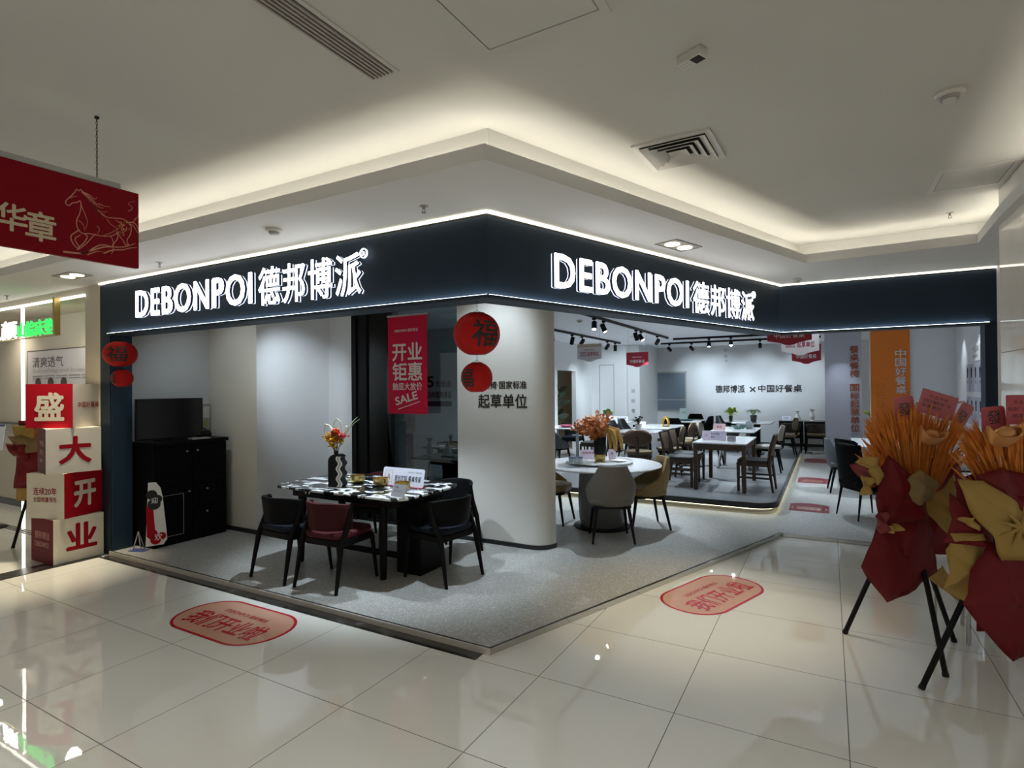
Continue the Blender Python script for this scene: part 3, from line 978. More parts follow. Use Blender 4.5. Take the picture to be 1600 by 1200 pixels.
def lantern(label, x, y, z, rx, rz_, hang_to, lon, big):
    t = thing('paper_lantern', label, 'lantern', (x, y, z), 0, 'red paper lanterns')
    prof = []
    n = 44
    for i in range(n + 1):
        a = -pi / 2 + pi * i / n
        a = max(-1.25, min(1.25, a * 0.82))
        k = 1.0 + (0.022 if i % 2 else 0.0)
        prof.append((rx * k * cos(a) ** 0.9, rz_ * sin(a) / sin(1.25)))
    M().lathe(prof, 40).done('paper_shade', LANT, t, smooth=True, angle=80)
    M().lathe([(rx * 0.32, 0.0), (rx * 0.35, 0.0), (rx * 0.35, 0.008), (rx * 0.32, 0.008)], 24, (0, 0, rz_ - 0.004)).done('top_ring', BLACKM, t)
    m = M().tube([(0, 0, rz_ - 0.005), (0.003, 0.002, (rz_ + hang_to - z) / 2), (0, 0, hang_to - z)], 0.0016, 5)
    m.tube([(-rx * 0.33, 0, rz_), (0, 0, rz_ + 0.02), (rx * 0.33, 0, rz_)], 0.0014, 5)
    m.done('hanging_wire', GAP, t)
    me = text_data('福', 1.0, 1.0, 0, 0.012).copy()
    bm = bmesh.new()
    bm.from_mesh(me)
    bmesh.ops.subdivide_edges(bm, edges=bm.edges[:], cuts=2, use_grid_fill=True)
    for v in bm.verts:
        a = lon + (v.co.x - 0.5) * 1.25
        e = (v.co.y - 0.52) * 1.25
        ca = cos(e)
        v.co = (rx * 1.03 * ca ** 0.9 * cos(a), rx * 1.03 * ca ** 0.9 * sin(a), rz_ * 1.02 * sin(e) / sin(1.25))
    bm.to_mesh(me)
    bm.free()
    me.materials.append(BLACK)
    o = bpy.data.objects.new('lettering', me)
    C.objects.link(o)
    o.parent = t
    return t


lantern('large red paper lantern hung at the outer corner of the sign band', -2.063, 3.20, 2.093, 0.155, 0.138, ZB - 0.012, R(-32), True)
lantern('small red paper lantern below the large corner lantern', -2.066, 3.20, 1.800, 0.105, 0.098, 1.957, R(-105), False)
lantern('larger red paper lantern hung at the left end of the sign band', -6.323, 3.08, 2.107, 0.150, 0.125, ZB, R(-38), True)
lantern('small red paper lantern below the lantern at the left end', -6.290, 3.08, 1.858, 0.098, 0.085, 1.982, R(-100), False)

# ------------------------------------------------------------------ stack of grand-opening cubes


def cube(label, c, z0, h, th, faces, s=0.45):
    t = thing('display_cube', label, 'display box', (c[0], c[1], z0), R(th), 'stacked opening cubes')
    # faces: -y then +x as (colour, [(text, u, z, w, h, mat, bold)])
    M().b2((-s / 2 + .002, -s / 2 + .002, 0.001), (s / 2 - .002, s / 2 - .002, h - 0.001)).done('body', OFFW, t, bevel=0.003)
    (c0, w0), (c1, w1) = faces
    M().b2((-s / 2, -s / 2, 0.001), (s / 2, -s / 2 + 0.0015, h - 0.001)).done('front_panel', c0, t)
    M().b2((s / 2 - 0.0015, -s / 2, 0.001), (s / 2, s / 2, h - 0.001)).done('side_panel', c1, t)
    for ws, rot in ((w0, 0.0), (w1, pi / 2)):
        for (tx, u, z, w, hh, mm, bd) in ws:
            o = text(tx, 0, 0, w, hh, mm, t, 0, 0, bd)
            o.matrix_basis = Matrix.Rotation(rot, 4, 'Z') @ Matrix.Translation((-s / 2 + u, -s / 2 - 0.0015, z)) @ FRONT
    return t


CR, CW = RED, OFFW
PALER = mat('pale_red_print', (0.58, 0.28, 0.26), 0.5)
REDT = mat('print_red_text', (0.30, 0.006, 0.014), 0.5, spec=0.1)
cube('lowest cube of the stack, 业 in red on ivory', (-6.93, 2.87), 0.006, 0.448, 1, ((mat('maroon_board', (0.15, 0.012, 0.018), 0.5, spec=0.12), [('德邦博派', 0.08, 0.24, 0.30, 0.075, PALER, 0.006), ('DEBONPOI', 0.08, 0.16, 0.28, 0.05, PALER, 0.008)]), (CW, [('业', 0.12, 0.12, 0.26, 0.25, REDT, 0.035)])))
cube('second cube from the floor, pale 开 on red', (-6.93, 2.86), 0.456, 0.452, 19, ((CW, [('连续20年', 0.08, 0.235, 0.28, 0.075, REDT, 0.012), ('全国销量领先', 0.08, 0.165, 0.28, 0.052, REDT, 0.008)]), (CR, [('开', 0.11, 0.10, 0.23, 0.25, OFFW, 0.035)])))
cube('third cube from the floor, red 大 on white', (-6.87, 2.86), 0.910, 0.450, -13, ((mat('brown_red_board', (0.12, 0.02, 0.016), 0.5, spec=0.12), [('中国', 0.14, 0.27, 0.2, 0.06, PALER, 0.006), ('好餐桌', 0.14, 0.18, 0.2, 0.06, PALER, 0.006), ('品质', 0.14, 0.11, 0.16, 0.035, PALER, 0.006)]), (mat('white_board', (0.62, 0.59, 0.53), 0.5), [('大', 0.11, 0.10, 0.25, 0.26, REDT, 0.035)])))
cube('topmost cube of the stack, pale 盛 on red', (-6.95, 2.86), 1.362, 0.445, 33, ((CR, [('盛', 0.09, 0.08, 0.27, 0.27, OFFW, 0.030)]), (mat('white_board', (0.62, 0.59, 0.53), 0.5), [('中国好餐桌', 0.07, 0.20, 0.32, 0.06, REDT, 0.012)])))

# ------------------------------------------------------------------ floor decals on the mall tiles


def stadium(w, h, r, n=10):
    pts = []
    for cx, cy, a0 in ((w / 2 - r, h / 2 - r, 0), (-w / 2 + r, h / 2 - r, 90), (-w / 2 + r, -h / 2 + r, 180), (w / 2 - r, -h / 2 + r, 270)):
        for k in range(n + 1):
            a = R(a0 + 90 * k / n)
            pts.append((cx + r * cos(a), cy + r * sin(a)))
    return pts


def oval(label, x, y, rz):
    t = thing('floor_decal', label, 'floor sticker', (x, y, 0), rz, 'oval opening stickers')
    M().prism(stadium(1.06, 0.56, 0.265), 0.0005, 0.0015).done('red_rim', REDD, t)
    M().prism(stadium(1.015, 0.515, 0.243), 0.0015, 0.002).done('panel', PINKD, t)
    for s, u, v, w, h, b in (('我们开业啦', -0.39, -0.17, 0.78, 0.21, 0.022), ('DEBONPOI', -0.24, 0.09, 0.26, 0.045, 0.01), ('德邦博派', 0.04, 0.085, 0.20, 0.05, 0.01)):
        o = text(s, 0, 0, w, h, REDD, t, 0, 0, b)
        o.matrix_basis = Matrix.Translation((u, v, 0.0028))


oval('peach oval floor sticker with red writing in front of the left opening', -3.90, 2.665, 0)
oval('peach oval floor sticker with red writing in front of the angled right opening', -0.86, 4.93, AR)
for i, (y, h, lb) in enumerate(((8.72, 0.56, 'nearest red arched floor sticker by the display platform'), (11.25, 0.62, 'middle red arched floor sticker by the display platform'), (14.2, 0.75, 'farthest red arched floor sticker, by the back tables'))):
    t = thing('aisle_decal', lb, 'floor sticker', (-0.25, y, 0.04), pi, 'red aisle stickers')
    w = 0.48
    pts = [(-w / 2, h * 0.4), (-w / 2, -h * 0.5)] + [(-w / 2 + w * k / 10, -h * 0.5 - 0.10 * sin(pi * k / 10)) for k in range(1, 10)] + [(w / 2, -h * 0.5), (w / 2, h * 0.4)]
    M().prism([(x, y_) for x, y_ in pts], 0.0005, 0.0015).done('panel', DECR, t)
    o = text('欢迎光临', 0, 0, 0.30, 0.22, PINKD, t, 0, 0, 0.02)
    o.matrix_basis = Matrix.Translation((-0.15, -0.10, 0.002))
    m = M()
    m.b2((-0.215, -0.05, 0.0016), (-0.195, 0.05, 0.002)); m.b2((0.195, -0.05, 0.0016), (0.215, 0.05, 0.002))
    m.done('side_marks', PINKD, t)

# ------------------------------------------------------------------ display platform
px1, py0, pr = -0.62, 8.10, 0.30
pts = [(-4.20, py0)]
for k in range(9):
    a = -pi / 2 + k * pi / 16
    pts.append((px1 - pr + pr * cos(a), py0 + pr + pr * sin(a)))
pts += [(px1, 15.30), (-4.20, 15.30)]
t = thing('display_platform', 'low grey showroom platform with a black rim and glowing edge', 'platform', (0, 0, 0.0))
M().prism(pts, 0.11, 0.170).done('deck', PLATM, t)
ins = []
m = M()
out, inn, led_o = [], [], []
for i, (x, y) in enumerate(pts[:-1]):
    if i == 0:
        n = Vector((0, -1))
    elif i == len(pts) - 2:
        n = Vector((1, 0))
    else:
        a = -pi / 2 + (i - 1) * pi / 16
        n = Vector((cos(a), sin(a)))
    p = Vector((x, y))
    out.append(p + n * 0.02)
    inn.append(p - n * 0.012)
    led_o.append(p - n * 0.015)
m.grid([[(*p, 0.1) for p in inn], [(*p, 0.1) for p in out], [(*p, 0.174) for p in out], [(*p, 0.174) for p in inn], [(*p, 0.1) for p in inn]])
m.done('rim', BASEB, t)
m = M()
m.grid([[(*(p), 0.088) for p in led_o], [(*(p), 0.1) for p in led_o]])
m.done('edge_light', LEDPLAT, t, solid=0.004)
ppl = [tuple(Vector((x, y)) * 1.0) for x, y in [(-4.12, py0 + 0.06)] + [tuple(p - Vector((0.05, -0.05))) for p in [Vector(q) for q in pts[1:-2]]] + [(px1 - 0.06, 14.8), (-4.12, 14.8)]]
M().prism(ppl, 0.04, 0.11).done('plinth', PLATM, t)

# ------------------------------------------------------------------ track lights of the shop


def track(label, p, q, z=2.865):
    p, q = Vector(p), Vector(q)
    d = q - p
    o = thing('light_track', label, 'light track', (p.x, p.y, z), math.atan2(d.y, d.x))
    M().b2((0, -0.017, -0.012), (d.length, 0.017, 0.035)).done('rail', BLACKM, o)
    return o


track('black light track running back from the entrance beside the column', (-3.33, 6.6), (-3.33, 13.55))
track('black light track crossing the middle of the shop ceiling', (-3.30, 13.95), (0.6, 14.05))
track('black light track along the left wall of the showroom', (-4.79, 9.6), (-4.79, 14.4))
track('black light track in front of the back wall with lettering', (-3.95, 15.30), (-0.15, 15.30))
track('black light track over the alcove dining table', (-5.6, 3.92), (-2.35, 3.92))


def build_head():
    t = bpy.data.objects.new('track_spotlight', None)
    C.objects.link(t)
    m = M().b2((-0.03, -0.016, -0.03), (0.03, 0.016, 0.0))
    m.tube([(0, 0, -0.03), (0, 0, -0.06)], 0.008, 8)
    m.done('bracket', BLACKM, t)
    b = M().lathe([(0.001, 0.08), (0.04, 0.08), (0.043, 0.07), (0.043, -0.08), (0.038, -0.08), (0.034, -0.06)], 20).done('housing', BLACKM, t, smooth=True)
    M().lathe([(0.001, -0.062), (0.034, -0.062), (0.034, -0.066), (0.001, -0.068)], 20).done('lens', LAMPW, b, smooth=True)
    return t


def head(label, x, y, tgt, p, ang=38, color=COOL, z=2.853, blend=0.45):
    t = place('head', build_head, 'track_spotlight', label, 'spotlight', (x, y, z), 0, 'black track spotlights')
    d = Vector(tgt) - Vector((x, y, z - 0.13))
    b = [c for c in t.children if c.name.startswith('housing')][0]
    b.matrix_basis = Matrix.Translation((0, 0, -0.13)) @ d.to_track_quat('-Z', 'Y').to_matrix().to_4x4()
    n = d.normalized()
    wall = tgt[1] > 17 or tgt[0] < -5.8
    spot(Vector((x, y, z - 0.13)) + n * 0.10, tgt, p * ((1.8 if wall else 4.2) if y > 6 else (1.3 if wall else 2.6)), ang, 1.0 if wall else 0.6, color, 0.02)
    return t


P1 = 60
for lb, x, y, tgt, p, ang in (
    ('first spotlight on the track by the column, tilted to the round table', -3.33, 8.70, (-2.9, 7.4, 0.8), 60, 55),
    ('second spotlight on the track by the column, aimed forward', -3.33, 9.15, (-2.2, 8.6, 0.6), 70, 60),
    ('left one of the paired spotlights halfway down the column track', -3.33, 11.0, (-2.9, 11.8, 0.6), 80, 60),
    ('right one of the paired spotlights halfway down the column track', -3.33, 11.35, (-1.6, 10.4, 0.5), 80, 60),
    ('spotlight near the far end of the column track', -3.33, 12.6, (-4.8, 15.0, 1.5), 70, 55),
    ('spotlight on the left wall track half hidden by the column', -4.79, 10.2, (-4.2, 9.4, 0.5), 60, 60),
    ('second spotlight on the left wall track, pointing down', -4.79, 11.2, (-5.6, 12.0, 0.8), 60, 60),
    ('third spotlight on the left wall track, close to the second', -4.79, 11.75, (-6.0, 12.6, 1.4), 60, 60),
    ('fourth spotlight on the left wall track', -4.79, 13.4, (-6.0, 14.3, 1.5), 60, 60),
    ('glowing spotlight at the far end of the left wall track', -4.79, 14.0, (-4.9, 14.2, 0.6), 50, 60),
    ('left spotlight on the back wall track near the filmed window', -3.72, 15.3, (-3.4, 17.4, 1.85), 65, 52),
    ('second spotlight on the back wall track', -3.14, 15.3, (-2.75, 17.4, 1.85), 65, 52),
    ('glowing spotlight at the left of the middle track', -2.47, 14.0, (-2.4, 13.2, 0.6), 70, 60),
    ('glowing spotlight in the middle of the middle track', -1.98, 14.0, (-1.7, 12.6, 0.7), 80, 60),
    ('spotlight on the back wall track right of the lettering', -1.48, 15.3, (-1.70, 17.4, 1.85), 65, 52),
    ('spotlight at the right end of the back wall track', -0.55, 15.3, (-0.6, 17.4, 1.85), 65, 52),
    ('left spotlight over the alcove, washing the white wall', -4.75, 3.92, (-5.84, 4.86, 1.75), 64, 58),
    ('middle spotlight over the alcove dining table', -4.1, 3.92, (-4.0, 4.15, 0.8), 70, 72),
    ('right spotlight over the alcove dining table', -2.95, 3.92, (-3.3, 4.15, 0.7), 60, 72),
):
    head(lb, x, y, tgt, p, ang)


def recessed(label, x, y, tgt, p, ang, z=H, color=COOL, grp='recessed shop downlights'):
    t = thing('recessed_downlight', label, 'downlight', (x, y, z), 0, grp)
    M().lathe([(0.034, 0.0), (0.045, 0.0), (0.045, -0.005), (0.036, -0.006)], 24).done('trim_ring', PLAST, t, smooth=True)
    M().lathe([(0.001, -0.001), (0.034, -0.001), (0.034, -0.004), (0.001, -0.004)], 20).done('lens', LAMPW, t)
    spot((x, y, z - 0.02), tgt, p * 3.4, ang, 0.9, color, 0.03)


for i, (lb, x, y, tgt, p, ang) in enumerate((
    ('recessed downlight between the two tracks near the left wall', -5.2, 12.3, (-5.2, 12.3, 0), 40, 80),
    ('recessed downlight above the lit sign of the pillar', 0.22, 13.75, (0.22, 14.4, 1.4), 12, 45),
    ('recessed downlight washing the right wall, nearer one', 1.75, 10.9, (2.0, 10.95, 1.2), 12, 50),
    ('recessed downlight washing the right wall, farther one', 1.75, 12.0, (2.0, 12.1, 1.2), 12, 50),
    ('recessed downlight in front of the round column', -3.0, 4.55, (-3.15, 5.24, 2.0), 15, 90),
    ('recessed downlight over the walkway by the entrance', -0.15, 9.2, (-0.15, 9.0, 0), 30, 85),
    ('recessed downlight over the tables at the right', 0.9, 10.4, (0.8, 10.4, 0.7), 70, 85),
    ('recessed downlight over the round table', -2.0, 6.9, (-2.4, 6.5, 0.8), 62, 70),
    ('added recessed fill light over the dark alcove cabinet', -5.95, 3.50, (-6.2, 4.3, 1.1), 7, 105),  # unseen lamp, added to lift the dim alcove walls
    ('added wide recessed fill light over the left rear tables', -4.0, 12.9, (-4.0, 12.9, 0), 50, 110),  # wide beam put in for bounce light off the floor
    ('added wide recessed fill light over the middle of the platform', -2.4, 10.3, (-2.4, 10.3, 0), 50, 110),  # another wide lamp, added to raise the showroom's bounce light
    ('added recessed fill light over the two white vases', -0.62, 16.35, (-0.58, 16.6, 0.8), 14, 60),  # added to brighten the vases and the back table
    ('added recessed fill light just inside the inner corner, before the white hanging sign', -0.2, 7.60, (-0.3, 7.9, 2.15), 4, 70),  # added so that the face of the white sign is lit
    ('added wide recessed fill light before the back lettering', -2.0, 16.2, (-2.0, 16.4, 0), 40, 120),  # very wide lamp, added to fill the back wall with bounce
    ('recessed downlight behind the glass screen', -4.8, 7.2, (-5.2, 7.6, 0.5), 40, 110),
    ('recessed downlight over the walkway beside the platform', -0.1, 12.2, (-0.2, 12, 0), 34, 85),
)):
    recessed(lb, x, y, tgt, p, ang)

# ------------------------------------------------------------------ chairs


def leg(parent, p, q, r0, r1, m, name='leg'):
    return M().tube([p, q], [r0, r1], 10).done(name, m, parent, smooth=True, angle=60)


def arc_shell(w, d0, zb, zt, a0, n=18, nz=6, side_drop=0.0, flare=0.0, rb=None, yc=0.0, lean=0.0):
    """A band round the back of a seat: half-ellipse w wide, d0 deep, from angle -a0..a0 about the back (-y)."""
    rows = []
    for j in range(nz + 1):
        v = j / nz
        row = []
        for i in range(n + 1):
            a = -a0 + 2 * a0 * i / n
            s = abs(a) / a0
            top = zt - side_drop * max(0, (s - 0.35) / 0.65) ** 1.6
            bot = zb
            z = bot + (top - bot) * v
            k = 1 + flare * v
            row.append((w / 2 * k * sin(a), yc - d0 * k * cos(a) - lean * v * cos(a), z))
        rows.append(row)
    return M().grid(rows)


def chair_curved(back, seat, wood):
    def build():
        t = bpy.data.objects.new('dining_chair', None)
        C.objects.link(t)
        arc_shell(0.455, 0.235, 0.495, 0.735, R(74), 20, 5, 0.03, 0.05, None, -0.01, 0.02).done('backrest', back, t, smooth=True, solid=0.032, bevel=0.008, angle=70)
        M().prism(stadium(0.45, 0.45, 0.10, 5), 0.42, 0.475).done('seat', seat, t, smooth=True, bevel=0.018, seg=3, angle=50)
        M().prism(stadium(0.46, 0.44, 0.08, 5), 0.365, 0.419).done('seat_frame', wood, t, smooth=True, bevel=0.006)
        for s in (-1, 1):
            M().tube([(s * 0.235, -0.29, 0), (s * 0.222, -0.215, 0.38), (s * 0.226, -0.135, 0.54), (s * 0.232, -0.095, 0.715)], [0.014, 0.024, 0.025, 0.017], 8).done('leg', wood, t, smooth=True, angle=60)
            leg(t, (s * 0.222, 0.235, 0), (s * 0.205, 0.19, 0.40), 0.013, 0.021, wood)
        return t
    return build


def chair_shell(skin, legm, h=0.84):
    def build():
        t = bpy.data.objects.new('shell_chair', None)
        C.objects.link(t)
        rows = []
        for j in range(11):
            v = j / 10
            row = []
            for i in range(29):
                u = -1 + 2 * i / 28
                a = R(118) * u
                s_ = max(0.0, (abs(u) - 0.36) / 0.64)
                top = h - (h - 0.60) * min(1, s_ * 2.2) ** 0.8 - 0.10 * max(0, s_ - 0.45) / 0.55
                z = 0.40 + (top - 0.40) * v
                hh = (z - 0.40) / (h - 0.40)
                k = 1 + 0.20 * sin(pi * min(1.0, hh * 1.05)) * (0.35 + 0.65 * min(1, abs(u) * 1.6)) - 0.06 * hh
                row.append((0.225 * k * sin(a), -0.22 * k * cos(a) - 0.075 * hh * max(0, cos(a)), z))
            rows.append(row)
        M().grid(rows).done('backrest', skin, t, smooth=True, solid=0.034, bevel=0.008, angle=75)
        M().prism(stadium(0.46, 0.46, 0.14, 6), 0.40, 0.485).done('seat', skin, t, smooth=True, bevel=0.028, seg=3, angle=50)
        M().prism(stadium(0.42, 0.42, 0.10, 5), 0.37, 0.40).done('seat_base', legm, t)
        for s in (-1, 1):
            leg(t, (s * 0.225, -0.235, 0), (s * 0.17, -0.16, 0.38), 0.012, 0.021, legm)
            leg(t, (s * 0.215, 0.225, 0), (s * 0.17, 0.16, 0.38), 0.012, 0.021, legm)
        return t
    return build


def chair_wood(pad, wood, panel):
    def build():
        t = bpy.data.objects.new('wooden_chair', None)
        C.objects.link(t)
        for s in (-1, 1):
            M().tube([(s * 0.20, -0.27, 0), (s * 0.20, -0.215, 0.42), (s * 0.20, -0.235, 0.62), (s * 0.20, -0.29, 0.83)], [0.022, 0.036, 0.034, 0.024], 8, 0.7).done('leg', wood, t, smooth=True, angle=60)
            leg(t, (s * 0.20, 0.20, 0), (s * 0.20, 0.20, 0.42), 0.019, 0.026, wood)
            M().box((s * 0.20, -0.02, 0.20), (0.016, 0.42, 0.028)).done('stretcher', wood, t, bevel=0.003)
        M().box((0, -0.01, 0.275), (0.40, 0.018, 0.03)).done('stretcher', wood, t, bevel=0.003)
        m = M()
        m.box((0, 0.20, 0.395), (0.40, 0.02, 0.055)); m.box((0, -0.215, 0.395), (0.40, 0.02, 0.055))
        m.box((-0.20, 0, 0.395), (0.02, 0.42, 0.055)); m.box((0.20, 0, 0.395), (0.02, 0.42, 0.055))
        m.done('seat_frame', wood, t, bevel=0.003)
        M().prism(stadium(0.43, 0.44, 0.05, 4), 0.424, 0.462).done('seat', pad, t, smooth=True, bevel=0.012, seg=3)
        rows = [[(0.185 * u, -0.232 - 0.045 * (z - 0.56) / 0.26 - 0.02 * (1 - u * u), z) for u in (-1, -.6, -.2, .2, .6, 1)] for z in (0.56, 0.64, 0.73, 0.81)]
        M().grid(rows).done('backrest', panel, t, smooth=True, solid=0.022, bevel=0.004)
        m = M()
        for z, y in ((0.545, -0.232), (0.825, -0.29)):
            m.tube([(-0.2, y, z), (0, y - 0.02, z), (0.2, y, z)], 0.016, 8)
        m.done('back_rail', wood, t, smooth=True)
        return t
    return build


def chair_oval(skin, wood, pad):
    def build():
        t = bpy.data.objects.new('oval_back_chair', None)
        C.objects.link(t)
        rows = []
        for j in range(7):
            v = -1 + 2 * j / 6
            hw = 0.235 * (1 - abs(v) ** 2.6 * 0.55)
            rows.append([(hw * u, -0.25 + 0.06 * u * u - 0.02 * v, 0.70 + 0.135 * v) for u in (-1, -.75, -.4, 0, .4, .75, 1)])
        M().grid(rows).done('backrest', skin, t, smooth=True, solid=0.03, bevel=0.01, angle=80)
        M().tube([(0, -0.21, 0.42), (0, -0.25, 0.56), (0, -0.275, 0.72)], [0.034, 0.030, 0.026], 10, 0.5).done('back_post', wood, t, smooth=True)
        M().lathe([(0.001, 0.42), (0.215, 0.42), (0.232, 0.44), (0.225, 0.465), (0.17, 0.478), (0.001, 0.48)], 28).done('seat', pad, t, smooth=True)
        M().lathe([(0.001, 0.375), (0.20, 0.375), (0.205, 0.42), (0.001, 0.42)], 28).done('seat_frame', wood, t, smooth=True)
        for s in (-1, 1):
            leg(t, (s * 0.20, -0.22, 0), (s * 0.15, -0.15, 0.39), 0.013, 0.022, wood)
            leg(t, (s * 0.20, 0.20, 0), (s * 0.15, 0.14, 0.39), 0.013, 0.022, wood)
        return t
    return build


def chair_high(skin, legm):
    def build():
        t = bpy.data.objects.new('high_back_chair', None)
        C.objects.link(t)
        rows = []
        for j in range(9):
            v = j / 8
            rows.append([(0.235 * u * (1 - 0.05 * v), -0.20 - 0.07 * v + 0.045 * u * u, 0.36 + 0.58 * v) for u in (-1, -.7, -.35, 0, .35, .7, 1)])
        b = M().grid(rows).done('backrest', skin, t, smooth=True, solid=0.075, bevel=0.025, seg=3, angle=80)
        m = M()
        for k in range(3):
            z = 0.955 + 0.014 * k
            m.tube([(-0.215, -0.245, z - 0.03), (-0.19, -0.275, z), (0, -0.30, z + 0.006), (0.19, -0.275, z), (0.215, -0.245, z - 0.03)], 0.010, 8)
        m.done('gathered_top', skin, t, smooth=True)
        M().prism(stadium(0.47, 0.48, 0.08, 5), 0.40, 0.49).done('seat', skin, t, smooth=True, bevel=0.03, seg=3, angle=50)
        M().prism(stadium(0.45, 0.45, 0.06, 4), 0.36, 0.40).done('seat_base', legm, t)
        for s in (-1, 1):
            leg(t, (s * 0.215, -0.25, 0), (s * 0.19, -0.19, 0.38), 0.009, 0.018, legm)
            leg(t, (s * 0.215, 0.235, 0), (s * 0.19, 0.19, 0.38), 0.009, 0.018, legm)
        return t
    return build


KINDS = {
    'black': ('dining_chair', chair_curved(LEATHB, FABBLU, WOODD)),
    'burgundy': ('dining_chair', chair_curved(LEATHR, FABROSE, WOODD)),
    'grey_shell': ('shell_chair', chair_shell(LEATHG, BLACKM)),
    'tan_shell': ('shell_chair', chair_shell(LEATHY, BLACKM)),
    'slate_shell': ('shell_chair', chair_shell(LEATHDK, BLACKM)),
    'black_shell': ('shell_chair', chair_shell(LEATHB, BLACKM)),
    'wood': ('wooden_chair', chair_wood(PADDK, WOODB, CANE)),
    'wood_dark': ('wooden_chair', chair_wood(PADDK, WOODB, WOODB)),
    'oval_brown': ('oval_back_chair', chair_oval(mat('brown_leather', (0.105, 0.06, 0.036), 0.5), WOODB, OLIVE)),
    'oval_olive': ('oval_back_chair', chair_oval(OLIVE, WOODD, OLIVE)),
    'oval_cream': ('oval_back_chair', chair_oval(LEATHCR, WOODD, LEATHCR)),
    'brown': ('dining_chair', chair_curved(mat('umber_leather', (0.035, 0.024, 0.016), 0.5), OLIVE, WOODD)),
    'high': ('high_back_chair', chair_high(LEATHB, BLACKM)),
}


def chair(kind, label, x, y, deg, z=0.04, group=None):
    """deg: compass angle of the direction the sitter faces, counted from +x towards +y."""
    nm, b = KINDS[kind]
    return place(kind, b, nm, label, 'chair', (x, y, z), R(deg - 90), group)


G1 = 'chairs around the black marble table'
chair('black', 'black curved-back chair at the front left of the marble table', -4.33, 3.58, 88, group=G1)
chair('burgundy', 'burgundy curved-back chair at the front of the marble table', -3.78, 3.60, 93, group=G1)
chair('black', 'black curved-back chair at the right end of the marble table', -3.07, 4.14, 172, group=G1)
chair('burgundy', 'burgundy chair behind the far left end of the marble table', -4.38, 4.72, -85, group=G1)
chair('black', 'black chair behind the marble table, nearest the column', -3.40, 4.68, -92, group=G1)
G2 = 'leather chairs at the round table'
chair('grey_shell', 'grey leather chair with its back turned, in front of the round table', -2.13, 6.02, 117, group=G2)
chair('tan_shell', 'tan leather armchair on the right of the round table', -1.95, 6.74, 214, group=G2)
chair('tan_shell', 'tan leather chair half hidden behind the column edge', -3.06, 6.46, 5, group=G2)
ZP = 0.170
G3 = 'chairs on the display platform'
chair('wood', 'cane-backed wooden chair left of the square white table, nearer one', -2.05, 9.12, 0, ZP, G3)
chair('wood', 'cane-backed wooden chair left of the square white table, farther one', -2.05, 9.66, 0, ZP, G3)
chair('wood_dark', 'brown wooden chair on the right of the square white table', -0.98, 9.18, 178, ZP, G3)
chair('oval_cream', 'cream oval-backed chair at the right edge of the platform', -0.97, 11.25, 180, ZP, G3)
chair('oval_cream', 'cream oval-backed chair behind the cane-backed chairs', -2.05, 11.75, 0, ZP, G3)
chair('slate_shell', 'slate shell chair at the left of the table with the ferny plant', -2.08, 14.25, 0, ZP, G3)
chair('oval_olive', 'olive round-backed chair at the far right of the platform', -0.86, 13.85, 190, ZP, G3)
chair('oval_brown', 'brown oval-backed chair with a single post before the small round table', -2.83, 9.45, 100, ZP, G3)
chair('oval_olive', 'olive oval-backed chair at the right of the small round table', -2.50, 10.2, 190, ZP, G3)
chair('slate_shell', 'slate shell chair left of the table with the gold vase, nearer one', -3.82, 11.6, 5, ZP, G3)
chair('slate_shell', 'slate shell chair left of the table with the gold vase, farther one', -3.82, 12.2, 0, ZP, G3)
chair('oval_brown', 'brown oval-backed chair right of the gold vase table, nearer one', -2.58, 11.5, 180, ZP, G3)
chair('oval_brown', 'brown oval-backed chair right of the gold vase table, farther one', -2.58, 12.1, 180, ZP, G3)
chair('black_shell', 'black chair facing away at the front of the table with the upright card', -3.1, 13.15, 90, ZP, G3)
chair('black_shell', 'black chair on the right of the table with the upright card', -2.68, 14.0, 180, ZP, G3)
chair('black_shell', 'black chair on the far side of the table with the upright card', -3.0, 14.80, -90, ZP, G3)
G4 = 'chairs at the back of the showroom'
chair('brown', 'dark brown chair facing away at the back table, left one', -0.84, 15.95, 90, group=G4)
chair('brown', 'dark brown chair facing away at the back table, right one', -0.28, 15.95, 90, group=G4)
chair('black', 'black chair against the back wall behind the two white vases, left one', -0.86, 17.1, -90, group=G4)
chair('black', 'black chair against the back wall behind the two white vases, right one', -0.34, 17.1, -90, group=G4)
chair('slate_shell', 'slate chair beside the column at the long left table', -5.05, 10.95, 60, group=G4)
chair('wood_dark', 'dark brown chair at the right end of the long left table', -4.62, 11.9, 180, group=G4)
chair('black', 'black chair at the far side of the long left table', -5.55, 12.9, -90, group=G4)
chair('black', 'black chair beside the dark table with a potted plant', -4.43, 14.25, 180, group=G4)
G5 = 'chairs on the right of the walkway'
chair('high', 'black leather high-backed chair beside the walkway', 0.40, 8.48, 32, group=G5)
chair('slate_shell', 'grey chair behind the black high-backed chair', 0.22, 10.35, 5, group=G5)
G6 = 'chairs behind the glass screen'
chair('black', 'dark chair behind the glass screen on the left', -5.9, 8.1, -90, group=G6)
chair('slate_shell', 'grey cushioned chair behind the glass screen, middle one', -5.1, 8.2, -90, group=G6)
chair('slate_shell', 'grey cushioned chair behind the glass screen, right one', -4.55, 8.2, -90, group=G6)

# ------------------------------------------------------------------ tables


